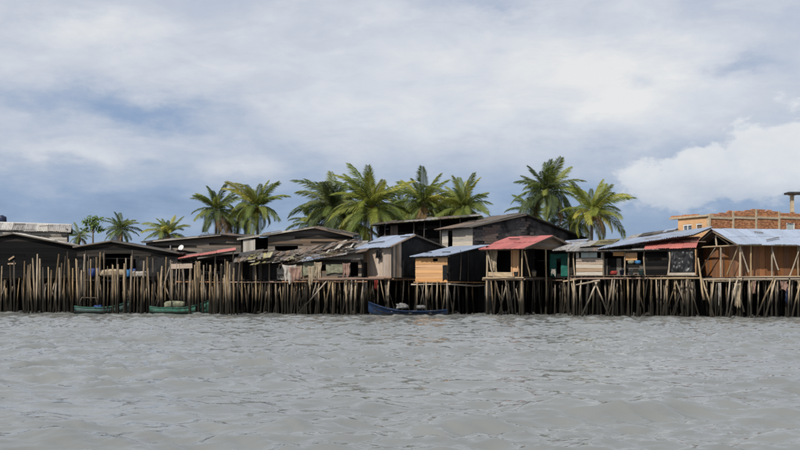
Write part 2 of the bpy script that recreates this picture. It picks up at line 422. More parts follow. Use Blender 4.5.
def wall(par, A, B, z0, top, mode='h', bw=.2, mat='grey_boards', holes=(), name='wall', t=.028, gap=.0, drop=0.0, studs=True, stud_mat=None):
    """a boarded wall from A to B (A left, B right as seen from outside): studs as the wall itself, every board a piece of it"""
    A = Vector((A[0], A[1], 0)); B = Vector((B[0], B[1], 0)); d = B - A; L = d.length; d.normalize(); out = Vector((d.y, -d.x, 0))
    mats = mat if isinstance(mat, (list, tuple)) else [mat]
    vs, fs = [], []
    def sbox(s0, s1, za, zb, o0, o1):
        k = len(vs)
        for s, o, z in ((s0, o0, za), (s1, o0, za), (s1, o1, za), (s0, o1, za), (s0, o0, zb), (s1, o0, zb), (s1, o1, zb), (s0, o1, zb)):
            vs.append(A + d * s + out * o + UP * z)
        fs.extend([tuple(k + i for i in f) for f in BOXF])
    n = max(2, int(L / 1.3) + 1)
    for i in range(n):
        s = .06 + (L - .14) * i / (n - 1)
        if any(h[0] < s < h[1] for h in holes): continue
        sbox(s - .035, s + .035, z0 + .01, interp(top, s) - .06, -.11, -.035)
    sbox(.0, L, z0 + .02, z0 + .09, -.115, -.04)
    w = own(name, vs, fs, stud_mat or mats[0], par, origin=A + UP * z0)
    tops = [interp(top, L * i / 60) for i in range(61)]; zmax = max(tops)
    def board(c, X, Y, sx, sy):
        if sx < .05 or sy < .02: return
        a = random.uniform(-.014, .014) * min(1, 1.6 / max(sx, .3))
        X2 = X * math.cos(a) + Y * math.sin(a); Y2 = Y * math.cos(a) - X * math.sin(a)
        add('plank', random.choice(PLANK), random.choice(mats), basis(c + out * random.uniform(-.014, .018), X2, Y2, out, (sx, sy, t * random.uniform(.8, 1.2))), w)
    def cut(quad, X, Y, c):
        off = random.uniform(-.008, .010)
        v = [(q - c).dot(X) for q in quad]; u = [(q - c).dot(Y) for q in quad]
        V = [(v[i], u[i], -t / 2) for i in range(4)] + [(v[i], u[i], t / 2) for i in range(4)]
        me = mesh('plank', V, BOXF); me.materials.append(MATS[random.choice(mats)])
        o = bpy.data.objects.new('plank', me); col.objects.link(o); put(o, basis(c + out * off, X, Y, out), w)
    if mode == 'h':
        z = z0
        while z < zmax - .03:
            h = bw * random.uniform(.85, 1.15)
            if z + h > zmax: h = zmax - z
            def rng(zq):
                ok = [L * i / 60 for i in range(61) if tops[i] >= zq - 1e-4]
                return (ok[0], ok[-1]) if ok else None
            lo, hi = rng(z), rng(z + h)
            if lo is None: break
            if hi is None: hi = ((lo[0] + lo[1]) / 2 - .02, (lo[0] + lo[1]) / 2 + .02)
            segs = [[lo, hi]]
            for (h0, h1, ha, hb) in holes:
                if z + h * .5 > ha and z + h * .5 < hb:
                    ns = []
                    for l_, u_ in segs:
                        if l_[0] < h0: ns.append([(l_[0], min(l_[1], h0)), (u_[0], min(u_[1], h0))])
                        if l_[1] > h1: ns.append([(max(l_[0], h1), l_[1]), (max(u_[0], h1), u_[1])])
                    segs = ns
            for l_, u_ in segs:
                if abs(l_[0] - u_[0]) < .02 and abs(l_[1] - u_[1]) < .02:
                    pieces = [(l_[0], l_[1])]
                    if l_[1] - l_[0] > 2.6:
                        k = l_[0] + (l_[1] - l_[0]) * random.uniform(.3, .7); pieces = [(l_[0], k - .006), (k + .006, l_[1])]
                    for s0, s1 in pieces:
                        e = random.uniform(-.03, .03)
                        if random.random() < drop: continue
                        board(A + d * ((s0 + s1) / 2 + e * .3) + UP * (z + h / 2), d, UP, s1 - s0, h - gap)
                else:
                    cut([A + d * l_[0] + UP * (z + gap / 2), A + d * l_[1] + UP * (z + gap / 2), A + d * u_[1] + UP * (z + h - gap / 2), A + d * u_[0] + UP * (z + h - gap / 2)], d, UP, A + d * ((l_[0] + l_[1]) / 2) + UP * (z + h / 2))
            z += h
    else:
        s = 0.
        while s < L - .03:
            bwid = min(bw * random.uniform(.8, 1.2), L - s)
            spans = [(z0 - random.uniform(0, .06), None)]
            for (h0, h1, ha, hb) in holes:
                if h0 < s + bwid / 2 < h1: spans = [(z0, ha), (hb, None)]
            for za, zb in spans:
                ta = interp(top, s) if zb is None else zb; tb = interp(top, s + bwid) if zb is None else zb
                if min(ta, tb) - za < .05 or random.random() < drop: continue
                if abs(ta - tb) < .012:
                    board(A + d * (s + bwid / 2) + UP * ((za + ta) / 2), UP, -d, ta - za, bwid - gap)
                else:
                    c = A + d * (s + bwid / 2) + UP * ((za + ta) / 2)
                    g_ = gap / 2
                    cut([A + d * (s + bwid - g_) + UP * za, A + d * (s + bwid - g_) + UP * tb, A + d * (s + g_) + UP * ta, A + d * (s + g_) + UP * za], UP, -d, c)
            s += bwid
    return w
def tarp(par, A, B, z0, top, mat, name='tarpaulin', amp=.05, off=.05, n=22, mrows=14, ragged=.0, frq=1.6):
    A = Vector((A[0], A[1], 0)); B = Vector((B[0], B[1], 0)); d = B - A; L = d.length; d.normalize(); out = Vector((d.y, -d.x, 0))
    vs, fs = [], []; sd = random.uniform(0, 90)
    for layer in (0, 1):
        for j_ in range(mrows + 1):
            for i in range(n + 1):
                s = L * i / n; zt = interp(top, s); zb = z0 + ragged * noise.noise((s * 2.3, sd, 0))
                z = zb + (zt - zb) * j_ / mrows
                q = Vector((s * frq, z * frq * .45, sd))
                h = noise.noise(q) * amp + abs(noise.noise(q * 2.7)) * amp * .8
                vs.append(A + d * s + out * (off + h - layer * .008) + UP * z)
    m1 = (n + 1) * (mrows + 1)
    for j_ in range(mrows):
        for i in range(n):
            a = j_ * (n + 1) + i; fs.append((a, a + 1, a + n + 2, a + n + 1)); fs.append((m1 + a, m1 + a + n + 1, m1 + a + n + 2, m1 + a + 1))
    for i in range(n):
        for j_ in (0, mrows):
            a = j_ * (n + 1) + i; fs.append((a, m1 + a, m1 + a + 1, a + 1))
    for j_ in range(mrows):
        for i in (0, n):
            a = j_ * (n + 1) + i; b_ = a + n + 1; fs.append((a, b_, m1 + b_, m1 + a))
    return own(name, vs, fs, mat, par, smooth=True, origin=(A + B) / 2 + UP * z0)
def roof(par, E0, E1, R0, mats, rows=1, sw=.85, flat=False, name='roof', rag=.12, amp=.03, rafter='dark_pole_wood', wild=.0, weights=2):
    """roof plane: rafters and purlins as the roof, every sheet a piece of it"""
    E0, E1, R0 = Vector(E0), Vector(E1), Vector(R0)
    mats = mats if isinstance(mats, (list, tuple)) else [mats]
    X = E1 - E0; L = X.length; X.normalize(); S = R0 - E0; Y0 = S - X * S.dot(X); Sl = Y0.length; Y = Y0.normalized(); Z = X.cross(Y)
    if Z.z < 0: Z = -Z
    sh = S.dot(X)
    vs, fs = [], []
    def rb(a, b_, w=.05):
        k = len(vs); dd = (b_ - a).normalized(); side = dd.cross(Z).normalized() * w
        for q in (a, b_):
            for s1, s2 in ((-1, 0), (1, 0), (1, 1), (-1, 1)): vs.append(q + side * s1 * .6 - Z * (.05 + .08 * s2))
        fs.extend([tuple(k + i for i in f) for f in BOXF])
    nr = max(2, int(L / 1.3) + 1)
    for i in range(nr):
        x = .12 + (L - .24) * i / (nr - 1); rb(E0 + X * x + Y * .04, E0 + X * (x + sh) + Y * (Sl - .04))
    rb(E0 + Y * .12, E0 + X * L + Y * .12)
    r_ = own(name, vs, fs, rafter, par, origin=E0)
    n = max(1, round(L / sw)); w = L / n
    for row in range(rows):
        y0, y1 = Sl * row / rows, Sl * (row + 1) / rows
        for i in range(n):
            ya = y0 - random.uniform(0, rag); yb = y1 + (random.uniform(0, rag) * .4 + .06 if row < rows - 1 else .02)
            xm = (i + .5) * w + sh * ((ya + yb) / 2 / Sl)
            c = E0 + X * xm + Y * ((ya + yb) / 2) + Z * (.012 * (i % 2) + .03 * row + random.uniform(0, .012))
            a = random.uniform(-.025 - wild, .025 + wild)
            X2 = X * math.cos(a) + Y * math.sin(a); Y2 = Y * math.cos(a) - X * math.sin(a)
            if sh: Y2 = (Y2 * Sl + X2 * sh).normalized()
            Zt = (Z + X * random.uniform(-.02, .02) + Y * random.uniform(-.022, .022)).normalized()
            shp = random.choice(PLANK if flat else CORR); mt = random.choice(mats)
            sz = (w * 1.06, (yb - ya) * math.sqrt(1 + (sh / Sl) ** 2), .03 if flat else amp)
            if abs(sh) < .05: add('roof_sheet', shp, mt, basis(c, X2, Y2, Zt, sz), r_)
            else:
                me = shp.copy(); me.transform(basis((0, 0, 0), X2, Y2, Zt, sz)); me.materials.append(MATS[mt])
                o = bpy.data.objects.new('roof_sheet', me); col.objects.link(o); put(o, Matrix.Translation(c), r_)
    for q in range(weights):
        u0, v0 = random.uniform(.1, .8) * L, random.uniform(.1, .9) * Sl; a0 = random.gauss(0, .25); ln = random.uniform(.5, 1.6)
        p0 = E0 + X * (u0 + sh * v0 / Sl) + Y * v0 + Z * (.07 + .03 * rows)
        bar(r_, p0, p0 + (X * math.cos(a0) + Y * math.sin(a0)) * ln, .1, .05, random.choice(['grey_boards', 'dark_boards', 'brown_boards']), 'loose_board')
    return r_
class Frame:
    """footprint: near corner at pixel column npx and distance D, turned by th degrees; left and right corners lie on columns lpx, rpx"""
    def __init__(s, npx, D, th, lpx=None, rpx=None, w=None, d=None):
        s.N = PT(npx, D); t = R(th); s.a = Vector((-math.cos(t), math.sin(t), 0)); s.b = Vector((math.sin(t), math.cos(t), 0))
        def hit(dv, px):
            k = (px - 400) / F
            return (k * s.N.y - s.N.x) / (dv.x - k * dv.y)
        s.w = w if w else hit(s.a, lpx); s.d = d if d else hit(s.b, rpx)
    def at(s, u, v, z=0.): return s.N + s.a * u + s.b * v + UP * z
    def ucol(s, px):
        k = (px - 400) / F; return (k * s.N.y - s.N.x) / (s.a.x - k * s.a.y)
    def vcol(s, px):
        k = (px - 400) / F; return (k * s.N.y - s.N.x) / (s.b.x - k * s.b.y)
    def corners(s): return s.at(0, 0), s.at(s.w, 0), s.at(s.w, s.d), s.at(0, s.d)
    def back_walls(s, par, z0, ztop, mat='dark_boards', left=True, right=False, bw=.4, vtop=None):
        zt = ztop
        wall(par, s.at(0, s.d), s.at(s.w, s.d), z0, zt, 'h', bw, mat)
        if left: wall(par, s.at(s.w, s.d), s.at(s.w, 0), z0, vtop or zt, 'h', bw, mat)
        if right: wall(par, s.at(0, 0), s.at(0, s.d), z0, vtop or zt, 'h', bw, mat)

def floor(par, fr, z, mat='brown_boards', over=.15, bw=.28, edge='beam_wood', shade_back=True):
    vs, fs = [], []
    def bx_(a, b_, w, h, zc):
        k = len(vs); dd = (b_ - a).normalized(); sd = Vector((dd.y, -dd.x, 0)) * w / 2
        for q in (a, b_):
            for s1, s2 in ((-1, -1), (1, -1), (1, 1), (-1, 1)): vs.append(q + sd * s1 + UP * (zc + s2 * h / 2))
        fs.extend([tuple(k + i for i in f) for f in BOXF])
    nj = max(2, int(fr.d / 1.4) + 1)
    for i in range(nj):
        v = .1 + (fr.d - .2) * i / (nj - 1); bx_(fr.at(-over, v), fr.at(fr.w + over, v), .09, .12, z - .12)
    f_ = own('floor', vs, fs, 'dark_boards', par, origin=fr.at(0, 0, z))
    n = max(2, int(fr.w / bw)); w = (fr.w + 2 * over) / n
    for i in range(n):
        u = -over + (i + .5) * w; e = random.uniform(0, .12)
        p0, p1 = fr.at(u, -over - e, z - .035), fr.at(u, fr.d + .05, z - .035)
        add('floor_board', random.choice(PLANK), mat, basis((p0 + p1) / 2, fr.b, -fr.a, UP, ((p1 - p0).length, w * .97, .04)), f_)
    if shade_back:  # added black boards make the space under the floor read as deep shade
        wall(par, fr.at(fr.w, fr.d - .1), fr.at(0, fr.d - .1), -.4, z - .2, 'v', .42, 'tarred_boards', name='shade_boards')
        wall(par, fr.at(fr.w - .05, 0.9), fr.at(fr.w - .05, fr.d), -.4, z - .2, 'v', .5, 'tarred_boards', name='shade_boards')
    pole(par, fr.at(fr.w + over + .2, -.06, z - .2), fr.at(-over - .15, -.06, z - .2), .06, edge, 'edge_beam')
    pole(par, fr.at(-.03, -.1, z - .17), fr.at(-.03, fr.d, z - .17), .06, edge, 'edge_beam')
    return f_
def stilt(par, x, y, ztop, r=.07, mat='pole_wood', lean=.2):
    g = min(ground_z(x, y), -.3) if behind(x, y) < 3 else ground_z(x, y) - .25
    g = max(g, -.75)
    pole(par, (x + random.uniform(-lean, lean), y + random.uniform(-lean, lean) * .5, g - .15), (x, y, ztop), r * random.uniform(.55, 1.15), mat, 'stilt')
def stilts(par, fr, z, nf=6, ns=4, rows=2, r=.065, lights=0, fmat='pole_wood', nside=None):
    zt = z - .08
    for i in range(nf):
        u = fr.w * (i + random.uniform(-.2, .2)) / max(nf - 1, 1); p = fr.at(min(max(u, .03), fr.w - .03), random.uniform(-.02, .25))
        stilt(par, p.x, p.y, zt, r, fmat)
    for i in range(1, ns):
        p = fr.at(random.uniform(.0, .2), fr.d * (i + random.uniform(-.2, .2)) / max(ns - 1, 1) * .98); stilt(par, p.x, p.y, zt, r, fmat)
    for i in range(int(nf * 1.5) + 3):                    # thinner props added over the years, some slanting
        u = random.uniform(.05, fr.w - .05); p = fr.at(u, random.uniform(-.25, .5)); sl = random.gauss(0, .22) if random.random() < .6 else random.uniform(-1.1, 1.1)
        q = fr.at(u + sl, random.uniform(-.3, .6)); q.z = -.65; p.z = zt - (random.uniform(0, .9) if random.random() < .3 else 0)
        pole(par, q, p, random.uniform(.03, .06), random.choice(['pole_wood', 'pole_wood', 'dark_pole_wood', 'light_timber']), 'prop')
    for k in range(rows):
        v = fr.d * (k + 1) / (rows + 1)
        for i in range(max(2, nf - 1)):
            p = fr.at(fr.w * (i + random.uniform(.1, .9)) / max(nf - 1, 1), v + random.uniform(-.5, .5)); stilt(par, p.x, p.y, zt, r * .95, random.choice(['dark_pole_wood', 'pole_wood']))

# ------------------------------------------------------------------ the setting: water and shore
def build_water():
    rng = np.random.default_rng(5)
    ys = [-6.0]
    while ys[-1] < 88: ys.append(ys[-1] + 0.035 + max(ys[-1], 0) * 0.0022)
    ys = np.array(ys); nc = 760
    u = np.linspace(-1, 1, nc)
    Y, U = np.meshgrid(ys, u, indexing='ij'); X = U * (7 + np.maximum(Y, 0) * 0.52)
    H = np.zeros_like(X); DX = np.zeros_like(X); DY = np.zeros_like(X)
    for i in range(70):
        lam = 0.16 * (4.0 / 0.16) ** (i / 69.0) * rng.uniform(.9, 1.1)
        th = rng.normal(math.radians(-108), .62)          # waves run towards the left foreground
        k = 2 * math.pi / lam; a = lam * 0.0085 * rng.uniform(.4, 1.5) * (1.12 if lam < .75 else 1.15 if lam < 1.6 else .8)
        if lam > 2: a *= .8
        ph = k * (X * math.cos(th) + Y * math.sin(th)) + rng.uniform(0, 6.28)
        H += a * np.cos(ph); DX -= a * .35 * math.cos(th) * np.sin(ph); DY -= a * .35 * math.sin(th) * np.sin(ph)
    gust = 0.80 + 0.22 * np.sin(X * .21 + np.sin(Y * .13) * 2) * np.sin(Y * .17 + 1.3) + .14 * np.sin(X * .09 - Y * .41 + 2 * np.sin(X * .13))
    H *= gust
    edge = np.clip((1 - np.abs(U)) / .05, 0, 1)
    Z = H * edge - .25 * (1 - edge)
    verts = np.stack([X + DX, Y + DY, Z], -1).reshape(-1, 3)
    nr = len(ys)
    idx = np.arange(nr * nc).reshape(nr, nc)
    quads = np.stack([idx[:-1, :-1], idx[:-1, 1:], idx[1:, 1:], idx[1:, :-1]], -1).reshape(-1, 4)
    # the open bay beyond the rippled part, reaching the horizon
    o = len(verts)
    S = 2500.0
    ring = np.array([(-S, -S, -.3), (S, -S, -.3), (S, S, -.3), (-S, S, -.3)])
    verts = np.vstack([verts, ring]); quads = np.vstack([quads, [[o, o + 1, o + 2, o + 3]]])
    me = bpy.data.meshes.new('water')
    me.vertices.add(len(verts)); me.vertices.foreach_set('co', verts.astype(np.float32).ravel())
    me.loops.add(quads.size); me.loops.foreach_set('vertex_index', quads.astype(np.int32).ravel())
    me.polygons.add(len(quads)); me.polygons.foreach_set('loop_start', np.arange(0, quads.size, 4, dtype=np.int32))
    me.polygons.foreach_set('loop_total', np.full(len(quads), 4, dtype=np.int32))
    me.polygons.foreach_set('use_smooth', np.ones(len(quads), dtype=bool))
    me.update(calc_edges=True); me.validate()
    me.materials.append(MATS['water'])
    ob = bpy.data.objects.new('water', me); col.objects.link(ob); ob['kind'] = 'structure'
build_water()
def build_ground():
    vs, fs = [], []
    u_ = Vector((.961, -.278, 0)); n_ = Vector((.278, .961, 0)); o_ = Vector((-30.5, 84, 0))
    tt = [-4, 0, 2, 3, 4, 5, 6, 7, 8, 9, 10, 11, 13, 16, 22, 40, 120, 500, 1500]
    ss = [-1500, -300, -80] + [x * 2.0 for x in range(-15, 46)] + [130, 400, 1500]
    for t in tt:
        for s_ in ss:
            p = o_ + u_ * s_ + n_ * t
            z = ground_z(p.x, p.y) + (noise.noise((p.x * .5, p.y * .5, 0)) * .25 if t < 30 else 0)
            vs.append((p.x, p.y, z))
    n = len(ss)
    for i in range(len(tt) - 1):
        for j_ in range(n - 1): fs.append((i * n + j_, i * n + j_ + 1, (i + 1) * n + j_ + 1, (i + 1) * n + j_))
    me = mesh('ground', vs, fs, True); me.materials.append(MATS['mud'])
    g_ = bpy.data.objects.new('ground', me); col.objects.link(g_); g_['kind'] = 'structure'
build_ground()

# ------------------------------------------------------------------ houses
SH = 'stilt houses along the waterfront'
def base_of(fr, z=None): p = fr.at(fr.w / 2, 0); return Vector((p.x, p.y, max(ground_z(p.x, p.y), 0) if z is None else z))

# big tarred shed with its gable to the water
fr = Frame(88, 84.6, -2, lpx=-72, d=6.5); D = 84.6
h = thing('tarred_shed', 'large black boarded shed with wide low gable behind the row of bare stakes', 'shed', base_of(fr), SH)
zf, ze, zp = ZZ(277, D), ZZ(248, D), ZZ(234.5, D); up = fr.ucol(14)
wall(h, fr.at(fr.w, 0), fr.at(0, 0), zf, [(0, ze), (fr.w - up, zp), (fr.w, ze)], 'h', .24, ['tarred_boards'] * 4 + ['dark_boards'])
fr.back_walls(h, zf, ze, 'tarred_boards', True, True)
roof(h, fr.at(-.25, -.3, ze - .02), fr.at(-.25, fr.d, ze - .02), fr.at(up, -.3, zp + .1), ['old_zinc', 'grey_roof', 'white_roof'], 2, .9)
roof(h, fr.at(fr.w + .25, fr.d, ze - .02), fr.at(fr.w + .25, -.3, ze - .02), fr.at(up, fr.d, zp + .1), ['old_zinc', 'grey_roof'], 2, .9)
bar(h, fr.at(-.3, -.33, ze - .06), fr.at(up, -.33, zp + .06), .05, .07, 'grey_boards', 'barge_board')
bar(h, fr.at(up, -.33, zp + .06), fr.at(fr.w + .3, -.33, ze - .06), .05, .07, 'grey_boards', 'barge_board')
floor(h, fr, zf, 'dark_boards', edge='dark_pole_wood'); stilts(h, fr, zf, 16, 5, 3, fmat='dark_pole_wood')
bar(h, fr.at(fr.ucol(9), -.08, ZZ(260, D)), fr.at(fr.ucol(14.5), -.1, ZZ(256.5, D)), .04, .12, 'tan_boards', 'loose_board')
bar(h, fr.at(fr.ucol(8), -.06, ZZ(264, D)), fr.at(fr.ucol(16), -.07, ZZ(263.6, D)), .05, .1, 'tan_boards', 'loose_board')

# pale-roofed house behind it
fr = Frame(67, 94, -15, lpx=-20, d=5); D = 94
h = thing('pale_roofed_house', 'house with dirty white sheet roof and pale boards rising behind the large black shed', 'house', base_of(fr), SH)
z0 = base_of(fr).z
wall(h, fr.at(fr.w, 0), fr.at(0, 0), z0, ZZ(230, D), 'h', .2, ['pale_boards', 'pale_boards', 'grey_boards'])
fr.back_walls(h, z0, ZZ(228, D), 'grey_boards', True, True)
roof(h, fr.at(fr.w + .3, -.12, ZZ(229.2, 92.5)), fr.at(-.3, -.12, ZZ(231.4, 93.9)), fr.at(fr.w + .3, 2.3, ZZ(222.2, 95)), ['white_roof', 'old_zinc', 'white_roof'], 1, .9, rag=.25, amp=.05)
roof(h, fr.at(-.3, fr.d + .3, ZZ(230, D)), fr.at(fr.w + .3, fr.d + .3, ZZ(230, D)), fr.at(-.3, 2.3, ZZ(224.4, 96.3)), 'old_zinc', 1, 1.1)
bar(h, fr.at(fr.w + .3, 2.28, ZZ(222.2, 95)), fr.at(-.35, 2.28, ZZ(224.9, 96.3)), .3, .1, 'white_paint', 'ridge_cap')
p = P(2, 221, 98)
def lathe(par, name, c, prof, mat, n=14):
    vs, fs = [], []
    for r, z in prof:
        for i in range(n): vs.append(Vector(c) + Vector((math.cos(i / n * 6.2832) * r, math.sin(i / n * 6.2832) * r, z)))
    for k in range(len(prof) - 1):
        for i in range(n): fs.append((k * n + i, k * n + (i + 1) % n, (k + 1) * n + (i + 1) % n, (k + 1) * n + i))
    fs.append(tuple(range(n - 1, -1, -1))); fs.append(tuple((len(prof) - 1) * n + i for i in range(n)))
    return own(name, vs, fs, mat, par, True, origin=c)
wt = thing('water_tank', 'dark blue plastic water tank showing above the dirty white roof', 'tank', (p.x, p.y, ground_z(p.x, p.y)))
tb = p.z - .25
for sx in (-1, 1):
    for sy in (-1, 1): bar(wt, (p.x + sx * .4, p.y + sy * .4, ground_z(p.x, p.y)), (p.x + sx * .4, p.y + sy * .4, tb), .1, .1, 'grey_boards', 'leg')
own('stand', boxv(p.x - .5, p.x + .5, p.y - .5, p.y + .5, tb, tb + .06), BOXF, 'grey_boards', wt)
lathe(wt, 'tank', (p.x, p.y, tb + .06), [(.36, 0), (.4, .05), (.4, .5), (.36, .58), (.2, .64)], 'dark_blue_plastic')
lathe(wt, 'lid', (p.x, p.y, tb + .70), [(.16, 0), (.16, .05), (.05, .07)], 'dark_blue_plastic')

# second black shed with an open porch full of bundles
fr = Frame(178, Ds(178) + 1.6, 4, lpx=77, d=5.5); D = Ds(178) + 1.6
h = thing('porch_shed', 'black gabled shed with dark porch opening above bundles of tarpaulin, beside the large black shed', 'shed', base_of(fr), SH)
zf, zl, zr, zp = ZZ(277.5, D), ZZ(247, D + .5), ZZ(253, D), ZZ(241.5, D); up = fr.ucol(112)
wall(h, fr.at(fr.w, 0), fr.at(0, 0), ZZ(259, D), [(0, zl), (fr.w - up, zp), (fr.w, zr)], 'h', .22, ['tarred_boards'] * 4 + ['dark_boards'],
     holes=[(fr.w - fr.ucol(103), fr.w - fr.ucol(131), ZZ(266, D), ZZ(254.5, D))])
tarp(h, fr.at(fr.ucol(136), .05), fr.at(0, .05), zf, ZZ(256, D), 'black_plastic', amp=.12)
tarp(h, fr.at(fr.w, .1), fr.at(fr.ucol(101), .1), ZZ(270, D), ZZ(257, D), 'black_plastic', amp=.1)
wall(h, fr.at(fr.w, 2.4), fr.at(0, 2.4), zf, ZZ(255, D), 'h', .25, 'tarred_boards')
fr.back_walls(h, zf, zl - .2, 'tarred_boards', True, True)
roof(h, fr.at(-.2, -.3, zr + .02), fr.at(-.2, fr.d, zr + .02), fr.at(up, -.3, zp + .08), 'tarpaper', 1, .9)
roof(h, fr.at(fr.w + .2, fr.d, zl + .02), fr.at(fr.w + .2, -.3, zl + .02), fr.at(up, fr.d, zp + .08), 'tarpaper', 1, .9)
bar(h, fr.at(-.2, -.33, zr - .02), fr.at(up, -.33, zp + .05), .05, .09, 'grey_boards', 'barge_board')
bar(h, fr.at(up, -.33, zp + .05), fr.at(fr.w + .2, -.33, zl - .02), .05, .09, 'grey_boards', 'barge_board')
floor(h, fr, zf, 'dark_boards', edge='dark_pole_wood'); stilts(h, fr, zf, 14, 4, 3)
for c_ in (86, 104, 132, 153): pole(h, fr.at(fr.ucol(c_), .0, zf), fr.at(fr.ucol(c_), .0, ZZ(250, D)), .05, 'dark_pole_wood', 'post')
def bundle(px0, px1, pyb, pyt, D, mat, name, label, cat, depth=.7, seed=0, lump=.35, group=None):
    """a soft heap or folded bundle: closed lumpy body resting on its underside"""
    c = P((px0 + px1) / 2, pyb, D); hx = (px1 - px0) / 2 * D / F; hz = (pyb - pyt) * D / F
    vs, fs = [], []; nu, nv = 18, 9
    for j_ in range(nv + 1):
        ph = math.pi * j_ / nv - math.pi / 2
        for i in range(nu):
            th = 2 * math.pi * i / nu
            ex = lambda q, e=.6: math.copysign(abs(q) ** e, q)
            q = Vector((ex(math.cos(th)) * ex(math.cos(ph), .5), ex(math.sin(th)) * ex(math.cos(ph), .5), ex(math.sin(ph), .6)))
            k = 1 + lump * noise.noise(q * 1.6 + Vector((seed * 7.1, 0, 0)))
            z = q.z * k
            vs.append((c.x + q.x * k * hx, c.y + q.y * k * depth / 2, c.z + max(hz * (z + 1) / 2, 0)))
    for j_ in range(nv):
        for i in range(nu): fs.append((j_ * nu + i, j_ * nu + (i + 1) % nu, (j_ + 1) * nu + (i + 1) % nu, (j_ + 1) * nu + i))
    o = own(name, vs, fs, mat, None, True, origin=c)
    return tag(o, label, cat, group)
Db = D - .1
bundle(100, 127, 277.3, 269.5, Db, 'beige_cloth', 'tarpaulin_bundle', 'beige tarpaulin bundle lying on the black porch floor', 'bundle', 1.0, 1, .3)
bundle(124, 130.5, 276.9, 270.0, Db - .35, 'light_blue_cloth', 'cloth_bundle', 'light blue cloth bundle beside the beige tarpaulin on the porch', 'bundle', .5, 2)
bundle(131, 147, 277.0, 271.5, Db, 'white_cloth', 'sack', 'off-white sack lying on the porch right of the light blue cloth', 'sack', .8, 3)
bundle(88, 101, 276.8, 268.8, Db + .7, 'blue_tarp', 'folded_tarpaulin', 'deep blue folded tarpaulin behind the stakes on the porch', 'tarpaulin', .7, 4)
bundle(129, 146, 276.9, 268.6, Db + .95, 'blue_tarp', 'folded_tarpaulin', 'deep blue folded tarpaulin behind the off-white sack', 'tarpaulin', .6, 5)

# weathered grey house behind, with a satellite dish
fr = Frame(245, 89, 2, lpx=146, d=5); D = 89
h = thing('grey_boarded_house', 'long weathered grey house with low roof and white dish, behind the pink lean-to roof', 'house', base_of(fr), SH)
z0 = base_of(fr).z; up = fr.ucol(222)
wall(h, fr.at(fr.w, 0), fr.at(0, 0), z0, [(0, ZZ(241, D)), (fr.w - up, ZZ(233.5, D)), (fr.w, ZZ(236.5, D))], 'h', .22, ['grey_boards', 'grey_boards', 'dark_boards', 'brown_boards'])
fr.back_walls(h, z0, [(0, ZZ(238, D + 5)), (up, ZZ(234.6, D + 5)), (fr.w, ZZ(241.5, D + 5))], 'dark_boards', True, True, vtop=ZZ(243, D))
roof(h, fr.at(fr.w + .25, -.5, ZZ(241.5, D - .5)), fr.at(up, -.5, ZZ(234, D - .5)), fr.at(fr.w + .25, 4.8, ZZ(240.5, D + 4.8)), ['grey_roof', 'rusty_roof', 'old_zinc'], 2, .9)
roof(h, fr.at(up, -.5, ZZ(234, D - .5)), fr.at(-.3, -.5, ZZ(237, D - .5)), fr.at(up, 4.8, ZZ(233.5, D + 4.8)), ['grey_roof', 'rusty_roof'], 2, .9)
bar(h, fr.at(fr.w + .25, -.52, ZZ(242.2, D - .5)), fr.at(up, -.52, ZZ(234.8, D - .5)), .05, .1, 'pale_boards', 'barge_board')
bar(h, fr.at(fr.ucol(171), -.03, ZZ(249.5, D)), fr.at(fr.ucol(171), -.03, ZZ(245.5, D)), .03, .5, 'white_paint', 'patch_board')
dp = fr.at(fr.ucol(182.5), -.45, ZZ(248, D))
dish = thing('satellite_dish', 'white round satellite dish on the weathered grey wall', 'dish', dp)
vs, fs = [], []
dn = Vector((-.35, -.8, .48)).normalized(); dx = dn.cross(UP).normalized(); dy = dx.cross(dn)
for k, rr in enumerate((.02, .10, .18, .24)):
    for i in range(16): vs.append(dp + dx * math.cos(i * .3927) * rr + dy * math.sin(i * .3927) * rr + dn * (rr * rr * .9))
for k, rr in enumerate((.24, .18, .10, .02)):
    for i in range(16): vs.append(dp + dx * math.cos(i * .3927) * rr + dy * math.sin(i * .3927) * rr + dn * (rr * rr * .9 - .02))
for k in range(7):
    for i in range(16): fs.append((k * 16 + i, k * 16 + (i + 1) % 16, (k + 1) * 16 + (i + 1) % 16, (k + 1) * 16 + i))
own('reflector', vs, fs, 'white_paint', dish, True)
pole(dish, dp - dn * .02, fr.at(fr.ucol(182.5), .02, ZZ(249.5, D)), .025, 'grey_boards', 'bracket')
pole(dish, dp - dy * .2 + dn * .03, dp + dn * .28, .012, 'grey_boards', 'feed_arm')

# lean-to with the pink roof
fr = Frame(236, Ds(205) + 1.2, 12, lpx=180, d=3.2); D = Ds(205) + 1.2
h = thing('pink_roofed_lean_to', 'open lean-to with faded pink sheet roof behind the thick stand of stakes', 'lean-to', base_of(fr), SH)
zf = ZZ(279, D)
roof(h, P(178, 258.6, D), P(235, 250.0, D - .9), P(181, 255.8, D + 3.2), 'pink_roof', 1, .85, rag=.05)
wall(h, fr.at(fr.w, 2.6), fr.at(0, 2.6), zf, [(0, ZZ(258, D + 2)), (fr.w, ZZ(252, D + 2))], 'h', .22, ['dark_boards', 'tarred_boards', 'grey_boards'])
wall(h, fr.at(fr.w, 2.6), fr.at(fr.w, 0.2), zf, ZZ(260, D), 'h', .25, 'dark_boards')
for c_ in (181, 196, 215, 233): pole(h, fr.at(fr.ucol(c_), .1, zf), fr.at(fr.ucol(c_), .1, ZZ(258.5 - (c_ - 181) * .14, D)), .05, 'pole_wood', 'post')
floor(h, fr, zf, 'dark_boards'); stilts(h, fr, zf, 8, 3, 2)
bar(h, fr.at(fr.ucol(173), -.5, ZZ(266.2, D)), fr.at(fr.ucol(195), -.5, ZZ(265.8, D)), .05, .34, 'tan_boards', 'shelf_board')
